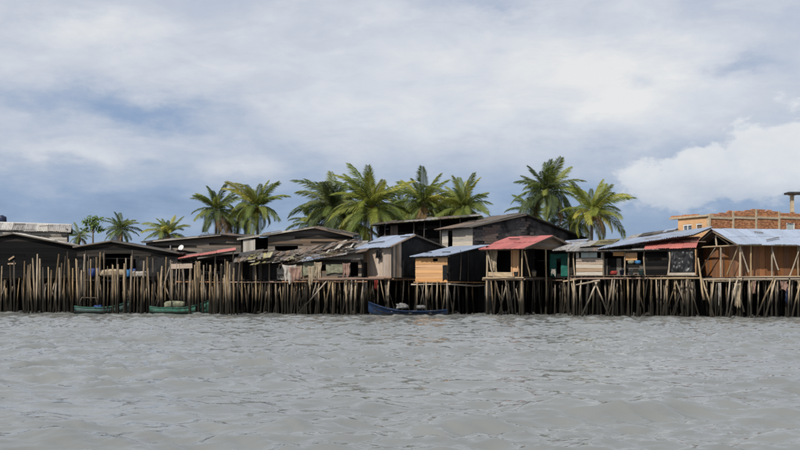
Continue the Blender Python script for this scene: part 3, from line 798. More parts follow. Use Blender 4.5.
pole(h, fr.at(fr.ucol(171), -.45, ZZ(262.6, D)), fr.at(fr.ucol(204), -.45, ZZ(262.2, D)), .035, 'dark_pole_wood', 'rail')
for c_ in (174.5, 193.5): pole(h, fr.at(fr.ucol(c_), -.4, -.5), fr.at(fr.ucol(c_), -.42, ZZ(261, D)), .05, 'pole_wood', 'post')

# brown gabled house above the ragged shacks
fr = Frame(351, 87, 3, lpx=241, d=5); D = 87
h = thing('brown_gabled_house', 'weathered brown house with wide gable and pale roof edge, above the ragged shacks', 'house', base_of(fr), SH)
z0 = base_of(fr).z; up = fr.ucol(315)
wl = fr.ucol(268)
wall(h, fr.at(wl, 0), fr.at(0, 0), z0, [(0, ZZ(233.8, D)), (wl - up, ZZ(226.4, D)), (wl, ZZ(235.0, D))], 'h', .21, ['grey_boards', 'brown_boards', 'dark_boards', 'grey_boards'],
     holes=[(wl - fr.ucol(275), wl - fr.ucol(298), ZZ(250.5, D), ZZ(245, D))])
wall(h, fr.at(fr.w, 1.6), fr.at(wl, 1.6), z0, ZZ(236.5, D), 'h', .25, 'tarred_boards')
wall(h, fr.at(fr.ucol(244), -.38), fr.at(fr.ucol(256), -.38), z0, ZZ(239.5, D), 'v', .24, 'pale_boards')
wall(h, fr.at(wl, 1.5), fr.at(wl, .05), z0, ZZ(237, D), 'h', .25, 'dark_boards')
fr.back_walls(h, z0, [(0, ZZ(236.4, D + 5)), (up, ZZ(227.8, D + 5)), (fr.w, ZZ(238.6, D + 5))], 'dark_boards', True, True, vtop=ZZ(239, D))
wall(h, fr.at(wl, 2.2), fr.at(0, 2.2), z0, ZZ(238, D), 'h', .4, 'tarred_boards', name='inner_wall')  # added dark wall, keeps the sky from showing through the window hole
roof(h, fr.at(fr.w + .15, -.5, ZZ(238.2, D - .5)), fr.at(up, -.5, ZZ(226.3, D - .5)), fr.at(fr.w + .15, 4.9, ZZ(237.8, D + 4.9)), ['old_zinc', 'white_roof', 'grey_roof'], 2, .9)
roof(h, fr.at(up, -.5, ZZ(226.3, D - .5)), fr.at(-.2, -.5, ZZ(235.2, D - .5)), fr.at(up, 4.9, ZZ(226.8, D + 4.9)), ['grey_roof', 'rusty_roof'], 2, .9)
bar(h, fr.at(fr.w + .2, -.53, ZZ(239, D - .5)), fr.at(up, -.53, ZZ(227, D - .5)), .05, .13, 'pale_boards', 'barge_board')
bar(h, fr.at(up, -.53, ZZ(227, D - .5)), fr.at(-.2, -.53, ZZ(236, D - .5)), .05, .13, 'brown_boards', 'barge_board')

# ragged shacks: mossy one on the left, tarpaulin-hung one on the right
D = Ds(260) + .8; fr = Frame(288, D, 14, lpx=226, d=4)
h = thing('mossy_roofed_shack', 'dark tumbledown shack under mossy yellowish roof boards, between pink lean-to and rag-hung shack', 'shack', base_of(fr), SH)
zf = ZZ(279.5, D)
wall(h, fr.at(fr.w, .4), fr.at(0, .4), zf, ZZ(261.5, D), 'v', .24, ['dark_boards', 'tarred_boards', 'dark_boards', 'grey_boards'], drop=.12)
tarp(h, fr.at(fr.ucol(262), .25), fr.at(fr.ucol(284), .25), zf, ZZ(264, D), 'black_plastic', amp=.1)
wall(h, fr.at(fr.ucol(276), .2), fr.at(fr.ucol(287), .2), zf, ZZ(265, D), 'h', .2, ['pale_boards', 'grey_boards'])
fr.back_walls(h, zf, ZZ(260, D), 'tarred_boards', True, True)
roof(h, P(233, 262.0, D - .2), P(271, 256.4, D - .6), P(236, 257.4, D + 1.9), ['mossy_boards', 'mossy_boards', 'grey_boards', 'brown_boards'], 1, .22, True, rag=.5, wild=.1)
roof(h, P(252, 264.0, D - .4), P(292, 258.6, D - .8), P(256, 260.4, D + 1.6), ['brown_boards', 'rusty_roof', 'pale_boards', 'mossy_boards', 'grey_boards', 'dark_boards'], 1, .24, True, rag=.7, wild=.16)
roof(h, P(238, 256.6, D + 2), P(262, 252.8, D + 1.8), P(240, 253.0, D + 4), ['tarpaper', 'grey_roof'], 1, .7, True, rag=.2)
floor(h, fr, zf, 'dark_boards'); stilts(h, fr, zf, 11, 4, 3)
for c_ in (231, 243, 256, 269, 286): pole(h, fr.at(fr.ucol(c_), -.1, -.6), fr.at(fr.ucol(c_ + random.uniform(-1, 1)), -.1, ZZ(random.uniform(259, 266), D)), .06, 'pole_wood', 'post')
fr2 = fr
D = Ds(325) + .5; fr = Frame(363, D, 10, lpx=287, d=4.5)
h = thing('rag_hung_shack', 'ragged shack with sloping patchwork roof and old cloths hung along its front', 'shack', base_of(fr), SH)
zf = ZZ(279, D)
tops = [(0, ZZ(263.5, D)), (fr.w, ZZ(252, D))]
wall(h, fr.at(fr.w, .1), fr.at(0, .1), zf, tops, 'h', .2, ['dark_boards', 'grey_boards', 'dark_boards', 'brown_boards'], holes=[(fr.w - fr.ucol(318), fr.w - fr.ucol(326), ZZ(272, D), ZZ(264, D)), (fr.w - fr.ucol(350), fr.w - fr.ucol(358), ZZ(275, D), ZZ(262, D))])
tarp(h, fr.at(fr.ucol(288), .03), fr.at(fr.ucol(302), .03), ZZ(277, D), ZZ(265, D), 'beige_cloth', amp=.09, ragged=.2)
tarp(h, fr.at(fr.ucol(303), .03), fr.at(fr.ucol(321), .03), ZZ(276, D), ZZ(262, D), 'olive_cloth', amp=.09, ragged=.15)
tarp(h, fr.at(fr.ucol(326), .03), fr.at(fr.ucol(346), .03), ZZ(274, D), ZZ(264, D), 'olive_cloth', amp=.07, ragged=.15)
fr.back_walls(h, zf, ZZ(256, D), 'tarred_boards', True, True, vtop=ZZ(262, D))
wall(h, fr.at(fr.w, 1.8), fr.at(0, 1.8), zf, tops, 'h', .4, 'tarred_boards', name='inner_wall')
roof(h, P(279, 264.6, D + .9), P(366, 250.6, D - .35), P(290, 258.6, D + 3.6), ['rusty_roof', 'grey_roof', 'old_zinc', 'tarpaper', 'rusty_roof'], 1, .7, rag=.4)
roof(h, P(302, 261.2, D + .5), P(323, 257.6, D + .1), P(305, 256.2, D + 2.8) , 'zinc', 1, .7, rag=.2)
roof(h, P(322, 258.0, D + .1), P(336, 255.7, D - .1), P(326, 254.8, D + 2), ['zinc', 'white_roof'], 1, .8, rag=.1)
roof(h, P(297, 253.6, D + 3.2), P(350, 244.2, D + 2.8), P(306, 247.6, D + 5.6), ['brown_boards', 'grey_boards', 'pale_boards', 'grey_boards', 'dark_boards', 'rusty_roof'], 1, .33, True, rag=1.2, wild=.22)
roof(h, P(326, 250.6, D + 3.0), P(352, 246.6, D + 2.8), P(330, 244.6, D + 5.0), ['white_roof', 'white_roof', 'grey_roof'], 1, .9, rag=.3, wild=.06)
roof(h, P(270, 258.6, D + 2.6), P(300, 254.6, D + 2.6), P(274, 253.0, D + 5), ['rusty_roof', 'tarpaper', 'grey_boards', 'brown_boards'], 1, .3, True, rag=.6)
for q in range(34):
    a0 = random.uniform(272, 348); y0 = 262 - (a0 - 282) * .17
    bar(h, P(a0, y0 - random.uniform(.5, 1.5), D + .4), P(a0 + random.uniform(3, 14), y0 - random.uniform(0, 5.5), D + random.uniform(.6, 2.6)), random.uniform(.08, .2), .04, random.choice(['grey_boards', 'pale_boards', 'brown_boards', 'mossy_boards']), 'loose_board')
for q in range(26):
    a0 = random.uniform(240, 352); y0 = 259 - (a0 - 240) * .085
    bar(h, P(a0, y0 + random.uniform(-3, 2), D + 2.2 + random.uniform(-.5, 1.5)), P(a0 + random.uniform(3, 12), y0 + random.uniform(-4, 1), D + random.uniform(1.8, 3.4)), random.uniform(.1, .35), .035, random.choice(['grey_boards', 'pale_boards', 'brown_boards', 'grey_boards', 'old_zinc', 'rusty_roof']), 'loose_board')
roof(h, P(344, 248.6, D + 3.4), P(366, 246.2, D + 3.2), P(346, 243.0, D + 6), ['rusty_roof', 'grey_roof', 'old_zinc'], 1, .8, rag=.3, wild=.05)
wall(h, P(344, 270, D + 3.6).xy.to_3d(), P(366, 270, D + 3.4).xy.to_3d(), zf, ZZ(247.5, D + 3.4), 'v', .28, ['grey_boards', 'brown_boards', 'dark_boards'], name='lean_to_wall')
floor(h, fr, zf, 'brown_boards'); stilts(h, fr, zf, 17, 4, 3, fmat='pole_wood')
pole(h, P(318, 279.2, D - .55), P(384, 278.0, D - 1.2), .10, 'beam_wood', 'edge_beam')
pole(h, P(328, 279.5, D - .5), P(294, 316, D - 1.6), .05, 'light_timber', 'brace')
for c_ in (333, 347, 351.5, 355, 361): pole(h, P(c_, 316, D - .5), P(c_ + random.uniform(-1, 3), 279, D - .5), .075, 'light_timber' if c_ % 2 else 'pole_wood', 'stilt')
pole(h, P(331, 279, D - .5), P(322, 317, D - 1), .05, 'pole_wood', 'brace')
def hung_cloth(px0, px1, pyt, pyb, D, mat, name, label, cat='cloth', sag=.12, taper=.0, seed=1, group=None):
    """cloth slung over a rail: front and back face, folds, uneven hem"""
    vs, fs = [], []; n, m_ = 16, 14
    A, B = P(px0, pyt, D), P(px1, pyt, D); zb = ZZ(pyb, D)
    for layer in (0, 1):
        for j_ in range(m_ + 1):
            for i in range(n + 1):
                s = i / n; hem = zb + (.55 * noise.noise((s * 3.2, seed * 3.3, 0)) + .2 * noise.noise((s * 9, seed, 1))) * (A.z - zb)
                t_ = j_ / m_; z = A.z + (hem - A.z) * t_
                fold = math.sin(s * 17 + seed + t_ * 1.5) * .05 * (.3 + t_) + noise.noise((s * 4, t_ * 2, seed)) * .10
                cx = (s - .5) * (1 - taper * t_ + .35 * noise.noise((t_ * 2.5, seed * 1.7, s * .8))) + .5
                q = A.lerp(B, cx); vs.append((q.x, q.y + fold - layer * .012, z - .35 * abs(A.x - B.x) * (s * (1 - s)) * (1 - t_) * (1 + noise.noise((seed, 2, 2)))))
    m1 = (n + 1) * (m_ + 1)
    for j_ in range(m_):
        for i in range(n):
            a = j_ * (n + 1) + i; fs.append((a, a + n + 1, a + n + 2, a + 1)); fs.append((m1 + a, m1 + a + 1, m1 + a + n + 2, m1 + a + n + 1))
    for i in range(n):
        a = i; fs.append((a, a + 1, m1 + a + 1, m1 + a)); a = m_ * (n + 1) + i; fs.append((a, m1 + a, m1 + a + 1, a + 1))
    for j_ in range(m_):
        for i in (0, n):
            a = j_ * (n + 1) + i; b_ = a + n + 1; fs.append((a, m1 + a, m1 + b_, b_))
    o = own(name, vs, fs, mat, None, True, origin=(A + B) / 2)
    return tag(o, label, cat, group)
CL = 'cloths hung on the ragged shack'
hung_cloth(283, 296, 264.5, 281, D - .45, 'white_cloth', 'hanging_cloth', 'dirty white cloth hung at the low end of the patchwork roof', 'cloth', seed=1, taper=.2, group=CL)
hung_cloth(289, 301, 266.5, 278, D - .6, 'pink_cloth', 'hanging_cloth', 'dull pink cloth hung beside the dirty white one', 'cloth', seed=2, taper=.3, group=CL)
hung_cloth(308, 313.5, 266, 286, D - .62, 'beige_cloth', 'hanging_cloth', 'narrow beige cloth trailing down past the floor edge', 'cloth', seed=3, taper=.2, group=CL)
hung_cloth(314, 321, 262, 280, D - .5, 'beige_cloth', 'hanging_cloth', 'wide beige cloth hung from the middle of the patchwork roof', 'cloth', seed=4, group=CL)
hung_cloth(342, 350, 263, 277, D - .3, 'pink_cloth', 'hanging_cloth', 'brownish pink cloth hung near the tan plank hut', 'cloth', seed=5, taper=.3, group=CL)

# tan plank hut
D = 77.2; fr = Frame(391, D, 38, lpx=362.5, rpx=444)
h = thing('tan_plank_hut', 'hut of upright tan planks with zinc roof and black tarpaulin side, above the blue boat', 'hut', base_of(fr), SH)
zf, ze, zp, zb = ZZ(277, D), ZZ(246.5, D), ZZ(236.2, D + fr.d * .35), ZZ(248, D + fr.d * .75)
vm = fr.d * .40; k1 = fr.vcol(401.5)
gt = [(0, ze), (vm, zp), (fr.d, zb)]
wall(h, fr.at(fr.w, 0), fr.at(0, 0), zf, ze, 'v', .3, 'tan_boards', gap=.012)
wall(h, fr.at(0, 0), fr.at(0, k1), zf, [(0, ze), (k1, interp(gt, k1))], 'v', .26, ['tan_boards', 'grey_boards'], gap=.01)
wall(h, fr.at(0, k1), fr.at(0, fr.d), zf, [(0, interp(gt, k1)), (vm - k1, zp), (fr.d - k1, zb)], 'h', .3, 'tarred_boards')
tarp(h, fr.at(0, k1), fr.at(0, fr.d), zf - .1, [(0, interp(gt, k1)), (vm - k1, zp - .05), (fr.d - k1, zb - .05)], 'black_plastic', amp=.13, ragged=.2)
fr.back_walls(h, zf, zb, 'dark_boards', True, False)
roof(h, fr.at(fr.w + .3, -.35, ze - .08), fr.at(-.15, -.35, ze + .02), fr.at(fr.w + .3, vm, zp + .02), 'zinc', 1, .75, rag=.22, amp=.05)
roof(h, fr.at(-.15, fr.d + .2, zb), fr.at(fr.w + .2, fr.d + .2, zb), fr.at(-.15, vm, zp + .07), ['grey_roof', 'rusty_roof'], 1, .8)
bar(h, fr.at(-.2, vm, zp + .08), fr.at(-.2, fr.d + .2, zb), .05, .1, 'grey_boards', 'barge_board')
bar(h, fr.at(-.2, -.3, ze - .02), fr.at(-.2, vm, zp + .06), .05, .1, 'tan_boards', 'barge_board')
floor(h, fr, zf, 'brown_boards', edge='beam_wood'); stilts(h, fr, zf, 5, 5, 2, r=.085)
pole(h, P(361, 278.6, D + .9), P(391, 277.8, D - .35), .11, 'beam_wood', 'edge_beam')
hung_cloth(376, 381, 249, 258, D + .35, 'black_plastic', 'hanging_bag', 'small black bag hanging on the tan upright planks', 'bag', seed=7, taper=-.2)
hung_cloth(374.5, 377.5, 280, 289, D + .3, 'red_cloth', 'hanging_rag', 'small red rag hanging below the floor of the tan plank hut', 'rag', seed=8)
hung_cloth(364.5, 367, 283, 290, D + .6, 'white_cloth', 'hanging_rag', 'small white rag hanging on a stilt of the tan plank hut', 'rag', seed=9)

# long black house behind it
D = 87.5; fr = Frame(478, D, 2, lpx=379, d=5)
h = thing('black_long_house', 'long black walled house with thin grey roof behind the tan plank hut', 'house', base_of(fr), SH)
z0 = base_of(fr).z
wall(h, fr.at(fr.w, .8), fr.at(0, .8), z0, [(0, ZZ(224, D)), (fr.w, ZZ(216, D))], 'h', .26, ['tarred_boards'] * 3 + ['dark_boards'])
fr.back_walls(h, z0, ZZ(226, D), 'tarred_boards', True, True)
roof(h, fr.at(fr.w + .6, -.4, ZZ(224.4, D - .4)), fr.at(-.3, -.4, ZZ(215.2, D - .4)), fr.at(fr.w + .6, 5.0, ZZ(222.8, D + 5)), ['grey_roof', 'rusty_roof', 'old_zinc'], 2, .85, rag=.25)
for c_ in (385, 414, 425, 440, 460): pole(h, fr.at(fr.ucol(c_), .1, z0), fr.at(fr.ucol(c_), .1, ZZ(223.2 - (c_ - 379) * .085, D)), .05, 'grey_boards', 'post')
wall(h, fr.at(fr.ucol(390), .5), fr.at(fr.ucol(397.5), .5), z0, ZZ(225, D), 'v', .22, ['tan_boards', 'brown_boards'])

# sooty gable house with pale board front
D = 83; fr = Frame(472.5, D, 50, lpx=442, rpx=583)
h = thing('sooty_gable_house', 'tall house with sooty patched gable wall and pale board front, behind the red roofed hut', 'house', base_of(fr), SH)
z0 = base_of(fr).z; ze = ZZ(226, D); vm = fr.vcol(524); zp = ZZ(215, fr.at(0, vm).y); zb = ZZ(238, fr.at(0, fr.d).y)
gt = [(0, ze), (vm, zp), (fr.d, zb)]
wall(h, fr.at(fr.w, 0), fr.at(0, 0), z0, ze - .05, 'h', .24, 'pale_boards', holes=[(fr.w - fr.ucol(448), fr.w - fr.ucol(452.5), z0, ZZ(229.5, D))])
own('gable_wall', [fr.at(0, s, z) + fr.a * o_ for o_ in (0, .18) for s, z in ((0.02, z0), (fr.d, z0), (fr.d, zb - .05), (vm, zp - .05), (0.02, ze - .05))],
    [(0, 1, 2, 3, 4), (9, 8, 7, 6, 5)] + [(i, 5 + i, 5 + (i + 1) % 5, (i + 1) % 5) for i in range(5)], 'sooty_block', h)
gw = h.children[-1]
def blocks(par, org, d, out, cells, bwid, bh, mat, name='block', t=.03):
    for (s, z) in cells:
        add(name, random.choice(PLANK), mat, basis(org + d * (s + bwid / 2) + UP * (z + bh / 2) + out * (t / 2 + random.uniform(0, .008)), d, UP, out, (bwid * .95, bh * .93, t)), par)
cells = []; cells2 = []
for r_ in range(11):
    for c_ in range(24):
        s = c_ * .42 + (.21 if r_ % 2 else 0); z = ze - 1.3 + r_ * .21
        if s + .42 > fr.d or z + .25 > interp(gt, s) - .15 or z + .25 > interp(gt, s + .42) - .15: continue
        q = noise.noise((s * .35, z * .6, 4.2))
        if 1.0 < s < 2.4 and z < ze + .35 : cells2.append((s, z))
        elif q > .05 or random.random() < .05: (cells2 if random.random() < .22 else cells).append((s, z))
blocks(gw, fr.at(0, 0), fr.b, -fr.a, cells, .42, .21, 'grey_block'); blocks(gw, fr.at(0, 0), fr.b, -fr.a, cells2, .42, .21, 'pale_block')
fr.back_walls(h, z0, zb - .1, 'tarred_boards', True, False)
roof(h, fr.at(fr.w + .3, -.5, ze - .12), fr.at(-.25, -.5, ze - .06), fr.at(fr.w + .3, vm, zp + .06), ['grey_roof', 'rusty_roof', 'grey_roof'], 2, .8, rag=.2)
roof(h, fr.at(-.25, fr.d + .2, zb), fr.at(fr.w + .3, fr.d + .2, zb), fr.at(-.25, vm, zp + .06), ['grey_roof', 'tarpaper'], 2, .9)
bar(h, fr.at(-.28, -.5, ze - .1), fr.at(-.28, vm, zp + .02), .05, .12, 'grey_boards', 'barge_board')
bar(h, fr.at(-.28, vm, zp + .02), fr.at(-.28, fr.d + .2, zb - .05), .05, .12, 'dark_boards', 'barge_board')

# orange board hut
D = 74.8; fr = Frame(447.5, D, 33, lpx=415.5, rpx=485)
h = thing('orange_board_hut', 'small hut of fresh orange boards with one square window and a black tarpaulin side', 'hut', base_of(fr), SH)
zf, ze, zb = ZZ(281.5, D), ZZ(255.2, D), ZZ(245.5, D + fr.d * .8)
wo = (fr.w - fr.ucol(433), fr.w - fr.ucol(437.8), ZZ(262.5, D), ZZ(257.2, D))
wall(h, fr.at(fr.w, 0), fr.at(0, 0), zf, ze + .02, 'h', .2, 'orange_boards', holes=[wo], gap=.008)
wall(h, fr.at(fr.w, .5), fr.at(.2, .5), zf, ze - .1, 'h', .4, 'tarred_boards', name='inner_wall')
wall(h, fr.at(0, 0), fr.at(0, fr.d), zf, [(0, ze), (fr.d, zb)], 'h', .3, 'tarred_boards')
tarp(h, fr.at(0, .04), fr.at(0, fr.d), zf - .05, [(0, ze - .05), (fr.d, zb - .05)], 'black_plastic', amp=.08, ragged=.15)
tarp(h, fr.at(fr.ucol(443), -.02), fr.at(-.02, -.02), zf, ZZ(265, D), 'black_plastic', amp=.05, ragged=.3, off=.03)
fr.back_walls(h, zf, ze, 'dark_boards', True, False)
roof(h, fr.at(fr.w + .3, -.28, ze - .06), fr.at(-.22, -.28, ze - .02), fr.at(fr.w + .35, fr.d + .25, zb + .02), 'zinc', 1, .8, rag=.22, amp=.05)
floor(h, fr, zf, 'orange_boards', edge='light_timber', over=.1); stilts(h, fr, zf, 4, 5, 2, r=.07)
for c_, l_ in ((417.5, -1), (426, .5), (437.5, 0), (447, 0)): pole(h, P(c_ + l_, 317, fr.at(max(fr.ucol(c_), 0), 0).y - .1), P(c_, 281, fr.at(max(fr.ucol(c_), 0), 0).y - .1), .07, 'light_timber', 'stilt')
for c_ in (459, 467): pole(h, fr.at(-.08, fr.vcol(c_), zf), fr.at(-.08, fr.vcol(c_), ZZ(250, D + 1)), .04, 'dark_pole_wood', 'post')

# red roofed hut, open sided
D = 73.4; fr = Frame(523, D, 33, lpx=486, rpx=571)
h = thing('red_roofed_hut', 'open sided stilt hut under a bright red sheet roof with brown curtains inside', 'hut', base_of(fr), SH)
vm = fr.vcol(549); zf, ze = ZZ(276.5, D), ZZ(247.5, D); zp = ZZ(237.0, fr.at(0, vm).y); zb = ZZ(247.5, fr.at(0, fr.d).y)
roof(h, fr.at(fr.w + .3, -.4, ze - .06), fr.at(-.3, -.4, ze - .06), fr.at(fr.w + .3, vm, zp + .06), 'red_roof', 2, .8, rag=.22, amp=.05)
roof(h, fr.at(-.3, fr.d + .3, zb - .02), fr.at(fr.w + .3, fr.d + .3, zb - .02), fr.at(-.3, vm, zp + .06), 'red_roof', 1, .8, amp=.03)
wall(h, fr.at(0, 0), fr.at(0, fr.d), ze - .02, [(0, ze), (vm, zp), (fr.d, zb)], 'h', .22, ['grey_boards', 'brown_boards'], name='gable')
bar(h, fr.at(-.33, vm, zp + .03), fr.at(-.33, fr.d + .3, zb - .06), .05, .12, 'brown_boards', 'barge_board')
bar(h, fr.at(-.33, -.4, ze - .1), fr.at(-.33, vm, zp + .03), .05, .12, 'brown_boards', 'barge_board')
wall(h, fr.at(fr.w, 1.7), fr.at(0, 1.7), zf, ze - .05, 'v', .3, ['tarred_boards', 'dark_boards'])
fr.back_walls(h, zf, zb - .1, 'tarred_boards', True, False)
for c_ in (487, 522.5): pole(h, fr.at(max(fr.ucol(c_), .02), 0, -.6), fr.at(max(fr.ucol(c_), .02), 0, ze), .075, 'light_timber', 'post')
pole(h, fr.at(0, fr.vcol(545.5), -.6), fr.at(0, fr.vcol(545.5), ze), .07, 'light_timber', 'post')
pole(h, fr.at(0, fr.d - .05, -.6), fr.at(0, fr.d - .05, ze), .065, 'pole_wood', 'post')
pole(h, fr.at(fr.ucol(488), -.02, ZZ(252, D)), fr.at(fr.ucol(494.5), -.02, zf), .045, 'light_timber', 'brace')
pole(h, fr.at(-.02, fr.vcol(524), ZZ(251, D)), fr.at(-.02, fr.vcol(530), zf), .045, 'light_timber', 'brace')
pole(h, fr.at(fr.w + .2, -.08, zf - .1), fr.at(-.1, -.08, zf - .1), .06, 'light_timber', 'edge_beam')
bar(h, fr.at(fr.w, .1, zf + .18), fr.at(fr.ucol(512), .1, zf + .14), .1, .28, 'light_timber', 'low_rail')
floor(h, fr, zf, 'brown_boards', edge='brown_boards', over=.05); stilts(h, fr, zf, 5, 6, 3, fmat='dark_pole_wood')
pole(h, fr.at(fr.ucol(494), .1, zf), fr.at(fr.ucol(501), .1, ZZ(298, D)), .045, 'pole_wood', 'brace')
hung_cloth(489, 497, 249, 274.5, D + 1.6, 'beige_cloth', 'curtain', 'dull beige curtain hanging at the left post of the red roofed hut', 'curtain', seed=11, taper=.1)
o = wall(h, fr.at(fr.ucol(513), .9), fr.at(fr.ucol(505), .9), zf, ze - .1, 'v', .22, 'orange_boards', name='board_screen')

# green walled hut behind the red roofed one
D = 77; fr = Frame(574, D, 12, lpx=549, d=3)
h = thing('green_walled_hut', 'little hut with bright green sheeting between the red roofed hut and the white boarded shack', 'hut', base_of(fr), SH)
zf = ZZ(277, D)
wall(h, fr.at(fr.w, .1), fr.at(0, .1), zf, ZZ(252, D), 'h', .26, 'dark_boards', holes=[(fr.w - fr.ucol(557), fr.w - fr.ucol(560.5), ZZ(272, D), ZZ(260, D))])
for a0, a1 in ((550, 556.5), (561, 569)): tarp(h, fr.at(fr.ucol(a0), .02), fr.at(fr.ucol(a1), .02), zf + .02, ZZ(257.5, D), 'green_tarp', 'green_sheeting', amp=.05)
tarp(h, fr.at(fr.ucol(550), .02), fr.at(fr.ucol(569), .02), ZZ(258.5, D), ZZ(253.8, D), 'green_tarp', 'green_sheeting', amp=.04, off=.09)
fr.back_walls(h, zf, ZZ(254, D), 'dark_boards', True, True)
roof(h, P(553, 250.5, 76.4), P(592, 248.3, 75.6), P(559, 243.5, 79.5), ['old_zinc', 'zinc', 'rusty_roof'], 1, .8)
roof(h, P(560, 246.4, 78), P(583, 244.9, 77.6), P(566, 240.6, 81), 'zinc', 1, .8)
floor(h, fr, zf, 'dark_boards'); stilts(h, fr, zf, 6, 3, 2, fmat='dark_pole_wood')
pole(h, P(568.5, 318, 72.6), P(569, 249, 73.2), .065, 'pole_wood', 'post'); pole(h, P(563, 281.5, 73.2), P(587, 277.5, 73), .05, 'light_timber', 'rail')
hung_cloth(551.5, 555.5, 269, 275, 76.3, 'white_cloth', 'hanging_rag', 'small whitish rag in front of the green sheeting', 'rag', seed=12)

# row of boarded shacks
D = Ds(640) + 1.0; fr = Frame(668, D, 14, lpx=573, d=4)
h = thing('boarded_shack_row', 'rusty roofed row of shacks with one whitish boarded bay and open dark bays', 'shack', base_of(fr), SH)
zf = ZZ(275, D)
U = lambda c_: fr.w - fr.ucol(c_)
wall(h, fr.at(fr.ucol(576), -.02), fr.at(fr.ucol(603), -.02), zf, ZZ(250, D), 'h', .24, ['pale_boards', 'pale_boards', 'tan_boards'], holes=[(fr.ucol(576) - fr.ucol(579), fr.ucol(576) - fr.ucol(601), ZZ(257.5, D), ZZ(251, D))], gap=.012)
wn = own('window', [fr.at(fr.ucol(c_), .03 + o_, ZZ(y_, D)) for o_ in (0, .03) for c_, y_ in ((581, 257), (597, 257), (597, 251.5), (581, 251.5))], [(3, 2, 1, 0), (4, 5, 6, 7), (0, 1, 5, 4), (1, 2, 6, 5), (2, 3, 7, 6), (3, 0, 4, 7)], 'pale_glass', h)
bar(wn, fr.at(fr.ucol(589), .02, ZZ(257.3, D)), fr.at(fr.ucol(589), .02, ZZ(251.2, D)), .04, .05, 'pale_boards', 'frame')
wall(h, fr.at(fr.ucol(603), .35), fr.at(fr.ucol(626), .35), zf, ZZ(258, D), 'v', .26, ['dark_boards', 'tarred_boards', 'grey_boards'])
wall(h, fr.at(fr.ucol(613), .15), fr.at(fr.ucol(625), .15), ZZ(255.5, D), ZZ(251, D), 'h', .3, 'orange_boards', name='board_flap')
wall(h, fr.at(fr.ucol(625.5), .0), fr.at(fr.ucol(637), .0), ZZ(260, D), ZZ(252.5, D), 'h', .3, 'orange_boards', name='board_flap')
wall(h, fr.at(fr.ucol(626), .5), fr.at(fr.ucol(646), .5), zf, ZZ(264, D), 'h', .22, ['grey_boards', 'dark_boards'])
wall(h, fr.at(fr.ucol(645), -.02), fr.at(fr.ucol(668), -.02), zf, ZZ(250, D), 'h', .2, ['tarred_boards', 'dark_boards'])
wall(h, fr.at(fr.w, 1.8), fr.at(0, 1.8), zf, ZZ(250, D), 'h', .3, 'tarred_boards')
fr.back_walls(h, zf, ZZ(250, D), 'tarred_boards', True, True)
for c_ in (575, 604, 625, 645, 668): pole(h, fr.at(fr.ucol(c_), -.06, zf - .3), fr.at(fr.ucol(c_), -.06, ZZ(249, D)), .055, random.choice(['pole_wood', 'light_timber']), 'post')
roof(h, fr.at(fr.w + .4, -.5, ZZ(250.3, D)), fr.at(-.2, -.5, ZZ(249.6, D)), fr.at(fr.w + .4, 3.2, ZZ(245.2, D + 3)), ['rusty_roof', 'rusty_roof', 'old_zinc', 'grey_roof'], 1, .85, rag=.25)
roof(h, P(598, 248.6, D + .6), P(694, 234.0, D + .4), P(622, 240.4, D + 5.2), 'zinc', 1, .9, rag=.22, amp=.05)
roof(h, P(580, 246.4, D + 2.8), P(612, 243.9, D + 2.6), P(590, 240.9, D + 6), ['rusty_roof', 'moss_roof', 'old_zinc'], 1, .8, rag=.2)
roof(h, P(644, 248.8, D - .2), P(696, 247.4, D - 1.0), P(650, 238.2, D + 3.4), 'pink_roof', 1, .85, rag=.1)
floor(h, fr, zf, 'brown_boards'); stilts(h, fr, zf, 13, 4, 4, fmat='dark_pole_wood')
for (x0, y0, x1, y1) in ((573, 279, 573.5, 317), (598, 280, 581, 317), (595, 281, 610, 317), (612, 278, 606, 316), (576, 285, 600, 280), (651, 279, 650, 317), (628, 279, 629, 317), (640, 279, 637, 317)):
    pole(h, P(x1, y1 + .5, D - .9), P(x0, y0, D - .45), .06, 'light_timber' if x0 < 600 else 'pole_wood', 'stilt' if abs(x0 - x1) < 5 else 'brace')
bundle(610.5, 617, 274.8, 270.8, D - .1, 'red_cloth', 'red_bag', 'red bag lying at the front edge of the open dark bay', 'bag', .4, 6)
bundle(635, 640.5, 264.0, 260.3, D + .05, 'light_blue_cloth', 'washtub', 'light blue washtub on the low wall beside the orange board flap', 'tub', .5, 7, .1)
Dk = Ds(640) + 1.0
def bucket(px, py, D, mat, label, r=.16, hh=.3, cat='bucket', name='bucket'):
    c = P(px, py, D); t_ = thing(name, label, cat, c)
    lathe(t_, 'body', c, [(r * .8, 0), (r, hh), (r * 1.06, hh), (r * 1.06, hh + .02), (r * .93, hh + .02), (r * .75, .06)], mat, 12)
    n = 8; pts = [c + Vector((math.cos(math.pi * i / n) * r, -.04, hh + math.sin(math.pi * i / n) * r * .7)) for i in range(n + 1)]
    vs, fs = [], []
    for q in pts: vs += [q + Vector((0, -.012, 0)), q + Vector((0, .012, 0)), q + UP * .02]
    for i in range(n):
        for k in range(3): fs.append((i * 3 + k, i * 3 + (k + 1) % 3, i * 3 + 3 + (k + 1) % 3, i * 3 + 3 + k))
    own('handle', vs, fs, 'net_grey', t_)
bucket(622, 275, Dk - .05, 'dark_blue_plastic', 'dark bucket standing beside the red bag in the open bay')
bucket(631, 275, Dk - .1, 'net_grey', 'grey bucket at the foot of the middle post of the shack row')
bucket(641, 275, Dk - .05, 'boat_teal', 'dull teal bucket at the foot of the dark boarded bay')
bucket(516, 276.4, 74.0, 'net_grey', 'grey bucket on the floor of the red roofed hut')
bucket(534, 276.4, 74.8, 'beige_cloth', 'pale bucket beside the brace of the red roofed hut')
